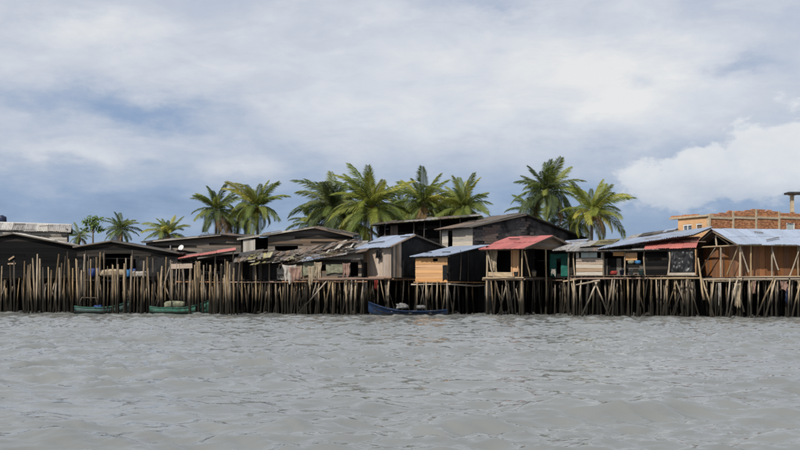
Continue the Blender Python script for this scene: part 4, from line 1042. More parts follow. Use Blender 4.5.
bundle(628, 634, 264, 260.6, Dk + .05, 'olive_cloth', 'cloth_bundle', 'olive cloth bundle on the low wall left of the washtub', 'bundle', .4, 31)
# grey roofed house behind
D = 85; fr = Frame(682, D, 5, lpx=628, d=5)
h = thing('grey_roofed_house', 'low house with patchy grey sheet roof just left of the brick building', 'house', base_of(fr), SH)
z0 = base_of(fr).z
wall(h, fr.at(fr.w, 0), fr.at(0, 0), z0, [(0, ZZ(240, D)), (fr.w, ZZ(232, D))], 'h', .3, 'dark_boards'); fr.back_walls(h, z0, ZZ(242, D), 'dark_boards', True, True)
roof(h, P(624, 240.4, D - .4), P(684, 231.4, D - .4), P(632, 235.4, D + 5), ['grey_roof', 'zinc', 'old_zinc', 'tarpaper'], 2, .85, rag=.3)

# hut wrapped in black plastic
D = Ds(682) + .6; fr = Frame(695, D, 12, lpx=668, d=3)
h = thing('plastic_wrapped_hut', 'small hut wrapped in shiny creased black plastic under the red roof edge', 'hut', base_of(fr), SH)
zf = ZZ(275, D)
wall(h, fr.at(fr.w, .0), fr.at(0, .0), zf, ZZ(249.5, D), 'h', .3, 'tarred_boards')
tarp(h, fr.at(fr.w - .2, 0), fr.at(.15, 0), ZZ(272.5, D), ZZ(251, D), 'shiny_black_plastic', 'plastic_sheet', amp=.16, n=34, mrows=24, frq=2.2)
bar(h, fr.at(fr.w, -.1, zf + .05), fr.at(0, -.1, zf + .05), .05, .2, 'light_timber', 'sill_board')
fr.back_walls(h, zf, ZZ(250, D), 'tarred_boards', True, True)
pole(h, fr.at(fr.w, -.08, zf), fr.at(fr.w - .05, -.08, ZZ(252, D)), .07, 'light_timber', 'post')
floor(h, fr, zf, 'brown_boards', edge='light_timber'); stilts(h, fr, zf, 5, 3, 2)
wall(h, fr.at(.6, fr.d + .3), fr.at(-2.2, fr.d + .3), -.4, zf, 'v', .4, 'tarred_boards', name='shade_boards')  # extra black boards added to hide the ochre wall seen below the floor
pole(h, P(650, 278.8, D - .1), P(700, 278.4, D - .5), .06, 'light_timber', 'edge_beam')
pole(h, P(676, 281, D - .3), P(683, 305, D - .4), .045, 'pole_wood', 'brace')

# open fronted house with the long zinc roof
D = 69.0; fr = Frame(740, D, 78, lpx=697, rpx=858)
h = thing('long_zinc_roofed_house', 'large stilt house with long zinc roof, diagonal props and red-brown panels, below the brick building', 'house', base_of(fr), SH)
zf, ze, zp = ZZ(276.5, D), ZZ(244, D), ZZ(230.4, D + fr.w * .5); um = fr.w * .52
roof(h, fr.at(-.35, -.35, ze - .02), fr.at(-.35, fr.d + .4, ze - .02), fr.at(um, -.35, zp + .08), 'zinc', 2, .85, rag=.14, amp=.045, rafter='light_timber')
roof(h, fr.at(fr.w + .35, fr.d + .4, ze - .02), fr.at(fr.w + .35, -.35, ze - .02), fr.at(um, fr.d + .4, zp + .08), ['zinc', 'rusty_roof'], 2, .85, amp=.03)
bar(h, fr.at(-.3, -.28, ze - .08), fr.at(um, -.28, zp - .02), .05, .14, 'light_timber', 'rafter'); bar(h, fr.at(um, -.28, zp - .02), fr.at(fr.w + .3, -.28, ze - .08), .05, .14, 'dark_boards', 'rafter')
pole(h, fr.at(fr.w, 0, ze), fr.at(0, 0, ze), .06, 'light_timber', 'tie_beam'); pole(h, fr.at(um, 0, ze), fr.at(um, 0, zp), .06, 'light_timber', 'king_post')
pole(h, fr.at(um, -.02, zp - .3), fr.at(um * .45, -.02, ze), .05, 'light_timber', 'brace')
pole(h, fr.at(0, 0, ze + .02), fr.at(0, fr.d, ze + .02), .06, 'pole_wood', 'eave_beam')
wall(h, fr.at(fr.w, .5), fr.at(.5, .5), zf, ze, 'v', .45, 'red_plywood', gap=.015)
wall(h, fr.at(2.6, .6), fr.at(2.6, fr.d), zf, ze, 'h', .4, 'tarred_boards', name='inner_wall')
wall(h, fr.at(.8, .5), fr.at(.8, fr.d), zf, ze, 'v', .45, 'red_plywood', gap=.015)
own('gable_backing', [fr.at(u, .52 + o_, z) for o_ in (0, .05) for u, z in ((.1, ze), (fr.w - .1, ze), (um, zp - .05))], [(0, 1, 2), (5, 4, 3), (0, 3, 4, 1), (1, 4, 5, 2), (2, 5, 3, 0)], 'tarred_boards', h)
fr.back_walls(h, zf, ze, 'tarred_boards', False, False)
wall(h, fr.at(fr.w, fr.d), fr.at(fr.w, 0), zf, ze, 'h', .4, 'dark_boards')
for u in (0, .42, 1.0): pole(h, fr.at(fr.w * u, 0, -.6), fr.at(fr.w * u, 0, ze), .075, 'light_timber', 'post')
for c_ in (751, 772, 798, 822): v = fr.vcol(c_); pole(h, fr.at(0, v, -.6), fr.at(0, v, ze), .065, 'pole_wood' if c_ == 751 else 'light_timber', 'post')
for a0, y0, a1, y1 in ((739.5, 247, 728, 275), (741, 249, 748, 272), (716, 247, 701, 270), (772, 250, 778, 270), (799, 246, 789, 276)):
    f0 = (lambda c_, y_: fr.at(-.06, fr.vcol(c_), ZZ(y_, D)) if c_ >= 740 else fr.at(fr.ucol(c_), -.06, ZZ(y_, D + 1.5)))
    pole(h, f0(a1, y1), f0(a0, y0), .05, 'light_timber', 'brace')
for zz_ in (0, .14): pole(h, fr.at(-.08, -.3, zf - .06 - zz_), fr.at(-.08, fr.d, zf - .06 - zz_), .06, 'light_timber', 'edge_beam')
pole(h, fr.at(fr.w, -.08, zf - .1), fr.at(-.1, -.08, zf - .1), .065, 'light_timber', 'edge_beam')
pole(h, P(700, 279.6, D), P(742, 278.6, D - .3), .055, 'light_timber', 'edge_beam')
floor(h, fr, zf, 'brown_boards', edge='light_timber'); stilts(h, fr, zf, 7, 14, 4)
for x0, y0, x1, y1, dd in ((702, 278, 714, 318, .6), (698, 258, 704, 300, .8), (774, 278, 756, 318, .4), (775, 280, 765, 318, .5), (773, 279, 776, 318, .3), (738, 280, 729, 318, .7), (730, 279, 726, 318, .5), (741, 300, 744, 312, .5), (800, 284, 792, 318, .5), (749, 280, 751, 318, .3), (714, 280, 711, 318, .6), (790, 280, 788, 318, .3)):
    pole(h, P(x1, y1, D - dd - .2), P(x0, y0, D - dd + .1), .06, 'light_timber' if random.random() < .6 else 'pole_wood', 'brace' if abs(x0 - x1) > 5 else 'stilt')
RG = 'rags hung under the long zinc roofed house'
for k, (a0, a1, y0, y1, mt, lb) in enumerate(((734, 741, 283, 305, 'beige_cloth', 'long yellowish rag hung low under the long zinc roofed house'), (718, 721, 283, 302, 'white_cloth', 'narrow white rag hung beside a leaning prop under the long zinc roofed house'),
    (752, 756, 281, 291, 'pink_cloth', 'small pinkish rag hung under the long zinc roofed house'), (780, 788, 281, 290, 'pink_cloth', 'brownish pink rag hung between two props near the right end of the house'), (785, 788, 289, 302, 'dark_blue_plastic', 'dark blue rag hung below the brownish pink one'),
    (797, 803, 280, 289, 'beige_cloth', 'beige rag hung beside the last leaning prop'))):
    hung_cloth(a0, a1, y0, y1, D - .3, mt, 'hanging_rag', lb, 'rag', seed=20 + k, taper=.2, group=RG)

# unfinished brick building
D = 84; fr = Frame(709, D, 62, lpx=678, rpx=850)
h = thing('brick_building', 'unfinished brick building with concrete frame and ochre side standing above the long zinc roof', 'building', base_of(fr))
z0 = base_of(fr).z; zs = ZZ(216.5, D)
top = []
def yt(px, py): v = fr.vcol(px); return (v, ZZ(py, fr.at(0, v).y))
top = [yt(709, 213.5), yt(721, 211.5), yt(756, 208.5), yt(768, 209), yt(782, 211.5), yt(800, 213), yt(850, 217)]
# ochre side wall with two window openings
wins = [(683, 691.5, 223, 234), (696, 702, 223, 233)]
us = sorted([fr.ucol(q) for w_ in wins for q in w_[:2]], reverse=True)
cols = [fr.w] + us + [0]
for i in range(len(cols) - 1):
    ua, ub = cols[i], cols[i + 1]
    parts = [(z0, zs)]
    for w_ in wins:
        if abs(ua - fr.ucol(w_[0])) < 1e-4: parts = [(z0, ZZ(w_[3], D + .6)), (ZZ(w_[2], D + .6), zs)]
    for za, zb in parts:
        A_, B_ = fr.at(ua, 0), fr.at(ub, 0)
        own('wall', [q + UP * z for z in (za, zb) for q in (A_, B_, B_ + fr.b * .18, A_ + fr.b * .18)], BOXF, 'orange_plaster', h)
for w_ in wins:
    ua, ub, za, zb = fr.ucol(w_[0]), fr.ucol(w_[1]), ZZ(w_[3], D + .6), ZZ(w_[2], D + .6)
    A_, B_ = fr.at(ua, .08), fr.at(ub, .08)
    wn = own('window', [q + UP * z for z in (za, zb) for q in (A_, B_, B_ + fr.b * .02, A_ + fr.b * .02)], BOXF, 'window_glass' if w_[0] < 690 else 'brown_boards', h)
    for a_, b_ in ((A_ + UP * za, A_ + UP * zb), (B_ + UP * za, B_ + UP * zb), ((A_ + B_) / 2 + UP * za, (A_ + B_) / 2 + UP * zb), (A_ + UP * (zb - .05), B_ + UP * (zb - .05)), (A_ + UP * (za + .05), B_ + UP * (za + .05))):
        if w_[0] > 690 and (a_ - b_).length > 0 and abs(a_.x - (A_.x + B_.x) / 2) < .01: continue
        bar(wn, a_ - fr.b * .03, b_ - fr.b * .03, .05, .13, 'white_paint', 'frame')
# slab, columns, beam
def cbox(name, u0, u1, v0, v1, za, zb, mat='concrete'):
    return own(name, [fr.at(u, v, z) for z in (za, zb) for u, v in ((u0, v0), (u1, v0), (u1, v1), (u0, v1))], [(3, 2, 1, 0), (4, 5, 6, 7), (0, 1, 5, 4), (1, 2, 6, 5), (2, 3, 7, 6), (3, 0, 4, 7)], mat, h)
cbox('roof_slab', -.0, fr.w + .9, -.14, .4, zs + .01, zs + .16)
for k in range(9): cbox('parapet_brick', fr.w + .7 - k * .33, fr.w + .42 - k * .33, -.1, .15, zs + .162, zs + .27 + random.uniform(-.02, .03), 'brick')
cps = [709.5, 733, 756, 779, 803, 828]
for c_ in cps:
    v = fr.vcol(c_); cbox('column', -.06, .2, v - .09, v + .09, z0, interp(top, v) - .04)
zbm = ZZ(217.5, D)
for c0, c1 in zip(cps, cps[1:]):
    v0, v1 = fr.vcol(c0) + .095, fr.vcol(c1) - .095
    zm = ZZ(217.8, fr.at(0, (v0 + v1) / 2).y)
    cbox('beam', -.05, .18, v0, v1, zm - .09, zm + .09)
    win = (fr.vcol(787), fr.vcol(794.5), ZZ(233, fr.at(0, v1).y), ZZ(223.5, fr.at(0, v1).y)) if c0 == 779 else None
    cbox('mortar', .06, .16, v0, v1, z0, min(interp(top, v0), interp(top, v1)) - .12, 'mortar') if not win else None
    if win:
        zt_ = min(interp(top, v0), interp(top, v1)) - .12
        cbox('mortar', .06, .16, v0, win[0], z0, zt_, 'mortar'); cbox('mortar', .06, .16, win[1], v1, z0, zt_, 'mortar'); cbox('mortar', .06, .16, win[0], win[1], z0, win[2], 'mortar'); cbox('mortar', .06, .16, win[0], win[1], win[3], zt_, 'mortar')
        w_ = cbox('window', .07, .1, win[0], win[1], win[2], win[3], 'pale_glass')
        bar(w_, fr.at(.05, win[0], win[2]), fr.at(.05, win[0], win[3]), .05, .08, 'white_paint', 'frame'); bar(w_, fr.at(.05, win[1], win[2]), fr.at(.05, win[1], win[3]), .05, .08, 'white_paint', 'frame')
        bar(w_, fr.at(.05, win[0], win[2]), fr.at(.05, win[1], win[2]), .05, .08, 'white_paint', 'frame'); bar(w_, fr.at(.05, win[0], win[3]), fr.at(.05, win[1], win[3]), .05, .08, 'white_paint', 'frame')
    vs, fs = [], []
    bl, bh = .24, .10; z = ZZ(238, D); r_ = 0
    while z < 12:
        s = v0 + (0 if r_ % 2 else -.15)
        while s < v1:
            a_, b_ = max(s, v0), min(s + bl - .022, v1)
            zt_ = interp(top, (a_ + b_) / 2) + .06 * math.sin(s * 2.3) * math.sin(s * 5.1)
            inb = not (zm - .10 < z + bh / 2 < zm + .10) and z + bh < zt_ and b_ - a_ > .04
            if win and b_ > win[0] and a_ < win[1] and z + bh > win[2] and z < win[3]: inb = False
            if inb:
                o1 = random.uniform(-.012, .012); k = len(vs)
                vs += [fr.at(u, v, q) for q in (z, z + bh - .02) for u, v in ((o1, a_), (.17, a_), (.17, b_), (o1, b_))]
                fs += [tuple(k + i for i in f) for f in BOXF]
            s += bl
        z += bh; r_ += 1
    bk = own('brick_panel', vs, fs, 'brick', h); bk['kind'] = 'stuff'
own('wall', [fr.at(u, v, z) for z in (z0, zs) for u, v in ((0, fr.d), (fr.w, fr.d), (fr.w, fr.d + .2), (0, fr.d + .2))], BOXF, 'orange_plaster', h)
own('wall', [fr.at(u, v, z) for z in (z0, zs) for u, v in ((fr.w, .2), (fr.w, fr.d), (fr.w - .2, fr.d), (fr.w - .2, .2))], BOXF, 'orange_plaster', h)
own('roof_deck', [fr.at(u, v, z) for z in (zs - .15, zs - .02) for u, v in ((.2, .2), (fr.w - .2, .2), (fr.w - .2, fr.d), (.2, fr.d))], BOXF, 'concrete', h)
# concrete stand on its roof
v = fr.vcol(793); p = fr.at(1.2, v + .6)
kx = P(792, 200, p.y); p = Vector((kx.x, p.y, zs - .02))
ts = thing('concrete_stand', 'pale concrete post with a flat dark slab on top, on the brick building roof', 'stand', p)
own('post', boxv(p.x - .13, p.x + .13, p.y - .13, p.y + .13, p.z, ZZ(195.5, p.y)), BOXF, 'concrete', ts)
own('bracket', boxv(p.x - .25, p.x + .25, p.y - .2, p.y + .2, ZZ(195.5, p.y), ZZ(194.4, p.y)), BOXF, 'concrete', ts)
own('slab', boxv(p.x - .45, p.x + 1.6, p.y - .6, p.y + .6, ZZ(194.4, p.y), ZZ(192.4, p.y)), BOXF, 'sooty_block', ts)

# infill stilts and poles standing under and before the houses on the right
# ------------------------------------------------------------------ stakes in the water
def more(lst, a, b, n, lo=258, hi=284):
    return lst + [(random.uniform(a, b), random.uniform(lo, hi), random.uniform(-2.5, 2.5)) for _ in range(n)]
def stakes(lst, label, group, r=(.03, .10)):
    for (px, py, dx) in lst:
        D = Ds(px) - random.uniform(.1, 2.4); dx += random.uniform(-1.6, 1.6)
        look = 'leaning' if abs(dx) >= 2 else 'tall upright' if py < 260 else 'short' if py >= 270 else 'upright'
        p1 = P(px + dx, py, D); p0 = P(px, 316, D); p0.z = -.7
        o = pole(None, p0, p1, random.uniform(*r), random.choice(['pole_wood'] * 7 + ['light_timber']) if random.random() < .8 else 'dark_pole_wood', 'wooden_stake')
        tag(o, look + ' ' + label, 'stake', group)
L1 = [(1, 266, .5), (12, 264, 0), (15, 278, 4), (23, 261, 0), (26, 274, 0), (28.5, 265, 0), (33, 264, 0), (36, 254, 2), (44, 267, 0), (48, 267, 0), (50, 270, 0), (52, 254, 6), (60, 263, 1), (63, 256, 2), (69, 251.5, 0), (73, 268, 0), (77, 260, 0),
      (5, 288, 0), (39, 280, 1), (57, 283, -1), (66, 275, 0)]
stakes(more(L1, 2, 80, 8), 'bare wooden stake standing in the water before the large black shed', 'stakes before the large black shed')
L2 = [(82, 254, 2), (88, 255, 0), (94, 257, 1), (98, 252, 2), (104, 253, -1), (111, 264, 1), (113, 265, 0), (118, 264, 1), (123, 258, 3), (130, 256, 1), (142, 261, 1), (147, 257, 1), (154, 258, 1), (165, 257, 1), (170, 260, 0),
      (85, 270, -1), (91, 268, 0), (100, 268, -2), (107, 266, 1), (116, 271, 0), (127, 270, -1), (134, 270, 1), (138, 275, 0), (150, 268, -1), (158, 272, 0), (162, 266, 1)]
stakes(more(L2, 80, 175, 11), 'bare wooden stake standing in the water before the porch shed', 'stakes before the porch shed')
L3 = [(178, 264, 1), (184, 268, 0), (190, 268, 0), (196, 261, 0), (198, 262, 1), (202, 265, 1), (206, 263, 0), (211, 265, 1), (215, 264, 1), (220, 264, 0), (224, 259, 0), (229, 262, 0), (234, 268, 1), (237, 262, 2),
      (181, 278, 0), (187, 276, 1), (193, 280, 0), (204, 275, -1), (209, 272, 0), (213, 276, 1), (218, 274, -1), (222, 278, 0), (227, 272, 1), (232, 279, -2)]
stakes(more(L3, 175, 240, 8), 'bare wooden stake standing in the water before the pink lean-to', 'stakes before the pink lean-to')
o = pole(None, P(151, 314.5, Ds(150) - 2.9) - UP * .5, P(170.5, 264, Ds(165) - .8), .05, 'light_timber', 'leaning_pole'); tag(o, 'long pale pole leaning over the stern of the bright green boat', 'pole')

# ------------------------------------------------------------------ boats
def boat(px_bow, px_stern, D, hull, name, label, bow_up=.55, beam=.55, free=.42, heading=8, n=14):
    A, B = PT(px_stern, D), PT(px_bow, D); Lx = (B - A).length * 1.02
    X = (B - A).normalized(); a = R(heading); X = Vector((X.x * math.cos(a) - X.y * math.sin(a), X.x * math.sin(a) + X.y * math.cos(a), 0)); Yv = Vector((-X.y, X.x, 0))
    c0 = (A + B) / 2; root = thing(name, label, 'boat', c0 - UP * .12)
    def station(t, inner):
        w = beam * (1 - max(0, (t - .45) / .55) ** 2.2) * (.72 + .28 * min(t / .35, 1)); w = max(w, .015)
        sheer = free + bow_up * max(0, (t - .45) / .55) ** 2 + .10 * (1 - min(t / .3, 1)) ** 2
        keel = -.16 + .42 * max(0, (t - .75) / .25) ** 2
        pts = []
        for k in range(-4, 5):
            q = k / 4; s_ = math.copysign(abs(q) ** .75, q)
            y = s_ * w; z = keel + (sheer - keel) * abs(q) ** 2.1
            if inner: y *= (w - .035) / w if w > .05 else .4; z = min(z + .04, sheer)
            pts.append((y, z))
        return pts
    vs, fs = [], []
    for inner in (0, 1):
        for i in range(n + 1):
            t = i / n
            for (y, z) in station(t, inner): vs.append(c0 + X * ((t - .5) * Lx - inner * .04 * (t - .5)) + Yv * y + UP * z)
    m1 = (n + 1) * 9
    for i in range(n):
        for k in range(8):
            a_ = i * 9 + k; fs.append((a_, a_ + 1, a_ + 10, a_ + 9)); fs.append((m1 + a_, m1 + a_ + 9, m1 + a_ + 10, m1 + a_ + 1))
        for k in (0, 8):
            a_ = i * 9 + k; fs.append((a_, a_ + 9, m1 + a_ + 9, m1 + a_))
    fs.append(tuple(range(0, 9))); fs.append(tuple(range(m1 + 8, m1 - 1, -1)))
    own('hull', vs, fs, hull, root, True)
    for side in (0, 8):
        vs, fs = [], []
        for i in range(n + 1):
            y, z = station(i / n, 0)[side]; s_ = -1 if side == 0 else 1
            q = c0 + X * ((i / n - .5) * Lx) + Yv * y + UP * z
            vs += [q - Yv * s_ * .05 - UP * .0, q + Yv * s_ * .03, q + Yv * s_ * .03 + UP * .05, q - Yv * s_ * .05 + UP * .05]
        for i in range(n):
            for k in range(4): fs.append((i * 4 + k, i * 4 + (k + 1) % 4, i * 4 + 4 + (k + 1) % 4, i * 4 + 4 + k))
        fs += [(3, 2, 1, 0), (n * 4, n * 4 + 1, n * 4 + 2, n * 4 + 3)]
        own('gunwale', vs, fs, hull if hull == 'boat_blue' else 'boat_green', root)
    for side in (1, 7):
        vs, fs = [], []
        for i in range(n):
            y, z = station(i / n, 0)[side]; s_ = -1 if side == 1 else 1
            q = c0 + X * ((i / n - .5) * Lx) + Yv * y + UP * z
            vs += [q - UP * .025, q + Yv * s_ * .03 - UP * .02, q + Yv * s_ * .03 + UP * .02, q + UP * .025]
        for i in range(n - 1):
            for k in range(4): fs.append((i * 4 + k, i * 4 + (k + 1) % 4, i * 4 + 4 + (k + 1) % 4, i * 4 + 4 + k))
        own('strake', vs, fs, 'dark_boards', root)
    for t in (.2, .45, .68):
        y, z = station(t, 1)[8]; q = c0 + X * ((t - .5) * Lx) + UP * (z - .12)
        bar(root, q - Yv * y * .96, q + Yv * y * .96, .2, .03, 'grey_boards', 'thwart').rotation_mode = 'XYZ'
    return root, c0, X, Yv, Lx
D = Ds(180) - 1.7
boat(208.5, 151, D, 'boat_green', 'rowing_boat', 'bright green wooden boat with raised bow moored among the stakes', .55, .6, .46, 10)
bundle(165, 185, 307.5, 301.2, D, 'olive_cloth', 'covered_load', 'grey brown covered load lying inside the bright green boat', 'load', .7, 9, .3)
D2 = Ds(100) - 1.6
rt, c0, X_, Y_, L_ = boat(130, 76, D2, 'boat_teal', 'rowing_boat', 'dull teal wooden boat with a bare canopy frame, moored left of the bright green one', .55, .6, .46, 14)
for s_ in (-1, 1):
    q = [c0 + X_ * (L_ * t) + Y_ * s_ * .42 + UP * z for t, z in ((-.42, .55), (-.36, 1.2), (-.12, 1.2), (-.08, .58))]
    for a_, b_ in zip(q, q[1:]): pole(rt, a_, b_, .035, 'light_timber', 'canopy_frame')
for t in (-.36, -.12): pole(rt, c0 + X_ * (L_ * t) - Y_ * .42 + UP * 1.2, c0 + X_ * (L_ * t) + Y_ * .42 + UP * 1.2, .03, 'light_timber', 'canopy_frame')
p = c0 + X_ * (L_ * -.1); bundle(94, 102, 309.5, 305, D2 - .15, 'blue_tarp', 'folded_tarpaulin', 'dull blue folded tarpaulin lying inside the teal boat', 'tarpaulin', .5, 10)
D3 = Ds(405) - .9
boat(368.5, 446, D3, 'boat_blue', 'rowing_boat', 'dark blue wooden boat with high pointed bow under the tan plank hut', .62, .6, .30, -8)
bundle(397, 408, 309.0, 303.6, D3 + .15, 'net_grey', 'net_heap', 'grey heap of net lying inside the dark blue boat', 'net', .6, 11, .8)
bundle(416, 425, 309.0, 305.2, D3 + .25, 'net_grey', 'sack', 'small grey sack lying in the stern half of the dark blue boat', 'sack', .5, 12, .6)

# ------------------------------------------------------------------ debris washed up under the houses
def build_debris():
    vs, fs = [], []
    for k in range(260):
        px = random.uniform(215, 830); D = Ds(px) + random.uniform(.3, 6); q = PT(px, D)
        z = max(ground_z(q.x, q.y), -.05) + random.uniform(-.02, .18); s = random.uniform(.04, .16)
        rot = Matrix.Rotation(random.uniform(0, 6), 3, Vector((random.random(), random.random(), random.random() + .1)))
        b0 = len(vs)
        for v in boxv(-s, s * random.uniform(.3, 2), -s, s * .7, -s * .4, s * random.uniform(.2, .8)): vs.append(rot @ Vector(v) + Vector((q.x, q.y, z)))
        fs.extend([tuple(b0 + i for i in f) for f in BOXF])
    o = own('driftwood_debris', vs, fs, 'debris_mix', None, origin=(0, 75, 0)); o['kind'] = 'stuff'; tag(o, 'driftwood and rubbish washed up on the mud under the houses', 'debris')
build_debris()

# ------------------------------------------------------------------ palms
def frond_mesh(bend, seed, nl=44, twist=.0, wind=.0):
    rnd = random.Random(seed); vs, fs = [], []
    def pos(t):
        # integrate the bending rachis
        x = z = 0.; n = 24; a = 0.
        for i in range(int(n * t)):
            a = -bend * ((i + .5) / n) ** 1.3; x += math.cos(a) / n; z += math.sin(a) / n
        return Vector((x, wind * t * t, z)), -bend * t ** 1.3
    rings = 9
    for i in range(rings + 1):
        q, a = pos(i / rings); r = .014 * (1 - .85 * i / rings)
        nrm = Vector((-math.sin(a), 0, math.cos(a)))
        vs += [q + Vector((0, r, 0)), q - Vector((0, r, 0)), q + nrm * r]
    for i in range(rings):
        for k in range(3): fs.append((i * 3 + k, i * 3 + (k + 1) % 3, i * 3 + 3 + (k + 1) % 3, i * 3 + 3 + k))
    for i in range(nl):
        t = .10 + .89 * (i + .5) / nl
        q, a = pos(t); T = Vector((math.cos(a), 0, math.sin(a))); Nn = Vector((-math.sin(a), 0, math.cos(a)))
        ln = .28 * (math.sin(math.pi * (t * .86 + .11)) ** .55) * rnd.uniform(.85, 1.1)
        fw = .55 + .75 * t
        for sd in (-1, 1):
            if rnd.random() < .05: continue
            S = Vector((0, sd, 0))
            d1 = (S + T * fw + Nn * rnd.uniform(.05, .35)).normalized()
            d2 = (S * .8 + T * fw * .9 - Vector((0, 0, 1)) * rnd.uniform(.7, 1.6)).normalized()
            wv = T * .0130
            m_ = q + d1 * ln * .45; e = m_ + d2 * ln * .6
            wv = wv * (1.0 + .5 * t); k = len(vs); vs += [q - wv * .7, q + wv * .7, m_ + wv, m_ - wv, e]
            fs += [(k, k + 1, k + 2, k + 3), (k + 3, k + 2, k + 4)]
    return mesh('frond', vs, fs)
FRONDS = [frond_mesh(b_, 100 + i, wind=w_) for i, (b_, w_) in enumerate(((.40, .05), (.65, -.05), (.9, .08), (1.15, -.08), (1.45, .1), (1.8, -.1), (.8, .12), (1.3, .0)))]
def palm(px, py, D, rpx, leaves, label, n=26, seed=0, nuts=0, low=-.55, up=1.25, group='coconut palms behind the houses', name='coconut_palm'):
    rnd = random.Random(seed); C = P(px, py, D); Lf = rpx * D / F * 1.15; n = int(n * 1.32)
    g = ground_z(C.x, C.y); bx_ = C.x + rnd.uniform(-1.2, 1.2); by_ = C.y + rnd.uniform(-.5, .8)
    root = thing(name, label, 'palm tree', (bx_, by_, g), group)
    vs, fs = [], []; nr, ns = 14, 9
    for i in range(nr + 1):
        t = i / nr; q = Vector((bx_, by_, g - .3)).lerp(C - UP * .15, t); q.x += (C.x - bx_) * .35 * math.sin(math.pi * t) * .5
        r = .15 - .05 * t + (.09 * (1 - t) ** 6) + (.012 if i % 2 else 0)
        for k in range(ns): vs.append(q + Vector((math.cos(k / ns * 6.2832) * r, math.sin(k / ns * 6.2832) * r, 0)))
    for i in range(nr):
        for k in range(ns): fs.append((i * ns + k, i * ns + (k + 1) % ns, (i + 1) * ns + (k + 1) % ns, (i + 1) * ns + k))
    fs.append(tuple(nr * ns + k for k in range(ns)))
    own('trunk', vs, fs, 'palm_trunk', root, True)
    # the heart of the crown with its sheathing leaf bases, then every frond
    vs, fs = [], []
    prof = [(.06, -.5), (.15, -.3), (.19, -.05), (.15, .2), (.06, .45)]
    for r, z in prof:
        for k in range(8): a = k / 8 * 6.2832 + z; vs.append(C + Vector((math.cos(a) * r * (1.15 if k % 2 else .9), math.sin(a) * r * (1.15 if k % 2 else .9), z)))
    for i in range(4):
        for k in range(8): fs.append((i * 8 + k, i * 8 + (k + 1) % 8, (i + 1) * 8 + (k + 1) % 8, (i + 1) * 8 + k))
    fs += [tuple(range(7, -1, -1)), tuple(32 + k for k in range(8))]
    cr = own('crown', vs, fs, 'coconut_husk' if nuts else 'mossy_boards', root, True, origin=C)
    for i in range(n):
        t = (i + .5) / n; az = i * 2.39996 + rnd.uniform(-.25, .25); el = low + (up - low) * t ** .85 + rnd.uniform(-.22, .22)
        k = (5, 4, 3, 2, 7, 6, 1, 0)[min(7, int((t + rnd.uniform(-.12, .12)) * 8)) if 0 <= t else 0]
        k = [4, 5, 7, 3, 3, 2, 1, 0][max(0, min(7, int((t + rnd.uniform(-.15, .15)) * 8)))]
        s = Lf * rnd.uniform(.68, 1.14) * (.82 if t > .85 else 1)
        roll = rnd.uniform(-.5, .5)
        Mw = Matrix.Translation(C + UP * (.25 * t)) @ Matrix.Rotation(az, 4, 'Z') @ Matrix.Rotation(-el, 4, 'Y') @ Matrix.Rotation(roll, 4, 'X') @ Matrix.Scale(s, 4)
        mt = leaves if isinstance(leaves, str) else rnd.choice(leaves)
        if i < 3 and rnd.random() < .55: mt = 'frond_dead'
        add('frond', FRONDS[k], mt, Mw, cr)
    for i in range(nuts):
        a = i * 2.4; q = C + Vector((math.cos(a) * .26, math.sin(a) * .26, -.22 - .14 * (i % 2)))
        lathe(cr, 'coconut', q - UP * .15, [(.03, 0), (.11, .06), (.14, .15), (.11, .25), (.03, .31)], 'coconut_husk', 8)
G_, Y2_, K_ = 'frond_green', 'frond_yellow', 'frond_dark'
palm(79, 238, 101, 16, G_, 'low palm tuft beside the slender broad-leaved tree', 12, 1, up=1.0)
palm(121, 231, 104, 19, [G_, K_], 'small dark palm rising right of the slender broad-leaved tree', 22, 2)
palm(168, 236, 100, 23, [G_, Y2_], 'low palm peering over the left end of the weathered grey house', 20, 3, up=1.3, low=-.2)
palm(217, 212, 101, 29, [G_, K_, G_], 'dark green palm above the right end of the weathered grey house', 26, 4)
palm(257, 209, 98, 31, [G_, G_, Y2_], 'tall spreading palm standing above the left end of the brown gabled house', 28, 5, 3)
palm(333, 209, 103, 40, [K_, G_, K_], 'dark grey-green palm above the peak of the brown gabled house', 30, 6)
palm(313, 226, 108, 26, [K_, G_], 'low dark palm behind the peak of the brown gabled house', 20, 26)
palm(372, 210, 94, 44, [Y2_, Y2_, G_], 'large yellow-green palm drooping above the tan plank hut', 32, 7, 5)
palm(424, 206, 99, 33, [Y2_, G_, G_], 'yellowish palm standing behind the long black house', 26, 8)
palm(402, 218, 104, 32, [G_, Y2_], 'half hidden palm between the two yellowish palms', 20, 28)
palm(464, 210, 97, 35, [Y2_, G_, G_], 'upright bright green palm above the pale board front of the sooty gable house', 28, 9)
palm(547, 194, 97, 35, [G_, K_, G_], 'tallest dark palm behind the sooty gable wall', 30, 10)
palm(446, 220, 105, 34, [G_, K_, Y2_], 'half hidden palm behind the long black house, under the upright bright palm', 22, 29)
palm(352, 226, 105, 34, [G_, K_], 'low dark palm between the grey-green and the large yellow-green palm', 20, 31)
palm(238, 222, 104, 24, [K_, G_], 'low dark palm between the two palms over the grey house', 18, 32)
palm(570, 224, 101, 26, [K_, G_], 'low dark palm left of the palm with orange nuts', 16, 33)
palm(534, 214, 103, 24, [K_, G_], 'low dark palm half hidden behind the sooty gable wall', 16, 30)
palm(592, 214, 90, 37, [Y2_, Y2_, G_], 'yellow-green palm with orange nuts above the green walled hut', 24, 11, 8)

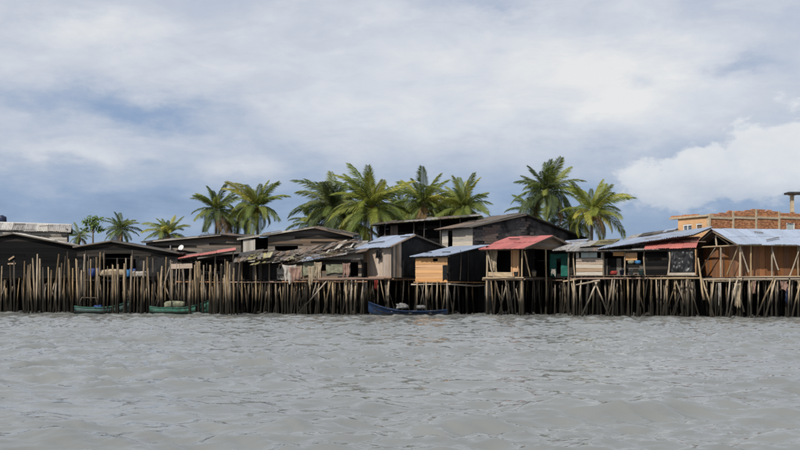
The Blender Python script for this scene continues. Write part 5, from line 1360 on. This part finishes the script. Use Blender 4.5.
def leaf_cloud(par, name, centres, n, size, mat, seed, kind=None):
    rnd = random.Random(seed); vs, fs = [], []
    for i in range(n):
        c, rx, rz = rnd.choice(centres); u = Vector((rnd.gauss(0, 1), rnd.gauss(0, 1), rnd.gauss(0, 1))).normalized() * rnd.random() ** .4
        q = Vector(c) + Vector((u.x * rx, u.y * rx, u.z * rz)); s = size * rnd.uniform(.6, 1.4)
        d1 = Vector((rnd.gauss(0, 1), rnd.gauss(0, 1), rnd.gauss(0, .5))).normalized(); d2 = d1.cross(Vector((rnd.gauss(0, .4), rnd.gauss(0, .4), 1))).normalized()
        k = len(vs); vs += [q, q + d1 * s * .5 + d2 * s * .32, q + d1 * s - UP * s * .2, q + d1 * s * .5 - d2 * s * .32]; fs.append((k, k + 1, k + 2, k + 3))
    o = own(name, vs, fs, mat, par, origin=centres[0][0])
    if kind: o['kind'] = kind
    return o
p = P(92, 232, 99); g = ground_z(p.x, p.y)
tr = thing('slender_tree', 'slender tree with pale tufts of broad leaves, left of the small dark palm', 'tree', (p.x, p.y, g))
def limb(par, pts, r0, r1, name, mat='palm_trunk'):
    vs, fs = [], []; n = 7
    for i, q in enumerate(pts):
        r = r0 + (r1 - r0) * i / (len(pts) - 1)
        for k in range(n): vs.append(Vector(q) + Vector((math.cos(k / n * 6.2832) * r, math.sin(k / n * 6.2832) * r, 0)))
    for i in range(len(pts) - 1):
        for k in range(n): fs.append((i * n + k, i * n + (k + 1) % n, (i + 1) * n + (k + 1) % n, (i + 1) * n + k))
    fs.append(tuple((len(pts) - 1) * n + k for k in range(n)))
    return own(name, vs, fs, mat, par, True, origin=pts[0])
limb(tr, [(p.x, p.y, g - .2), (p.x + .1, p.y, g + 2), P(93, 240, 99), P(93, 228, 99)], .13, .06, 'trunk')
tips = [P(87, 221, 99), P(93, 218, 98.7), P(98, 219, 99.2), P(99, 229, 99), P(86, 229, 99.4), P(92, 224, 99.5), P(96, 224, 98.6)]
for q in tips: limb(tr, [P(93, 234, 99), P(93, 230, 99).lerp(q, .5), q], .04, .02, 'branch')
leaf_cloud(tr, 'crown', [(q, .50, .22) for q in tips], 380, .30, 'broad_leaf', 3)
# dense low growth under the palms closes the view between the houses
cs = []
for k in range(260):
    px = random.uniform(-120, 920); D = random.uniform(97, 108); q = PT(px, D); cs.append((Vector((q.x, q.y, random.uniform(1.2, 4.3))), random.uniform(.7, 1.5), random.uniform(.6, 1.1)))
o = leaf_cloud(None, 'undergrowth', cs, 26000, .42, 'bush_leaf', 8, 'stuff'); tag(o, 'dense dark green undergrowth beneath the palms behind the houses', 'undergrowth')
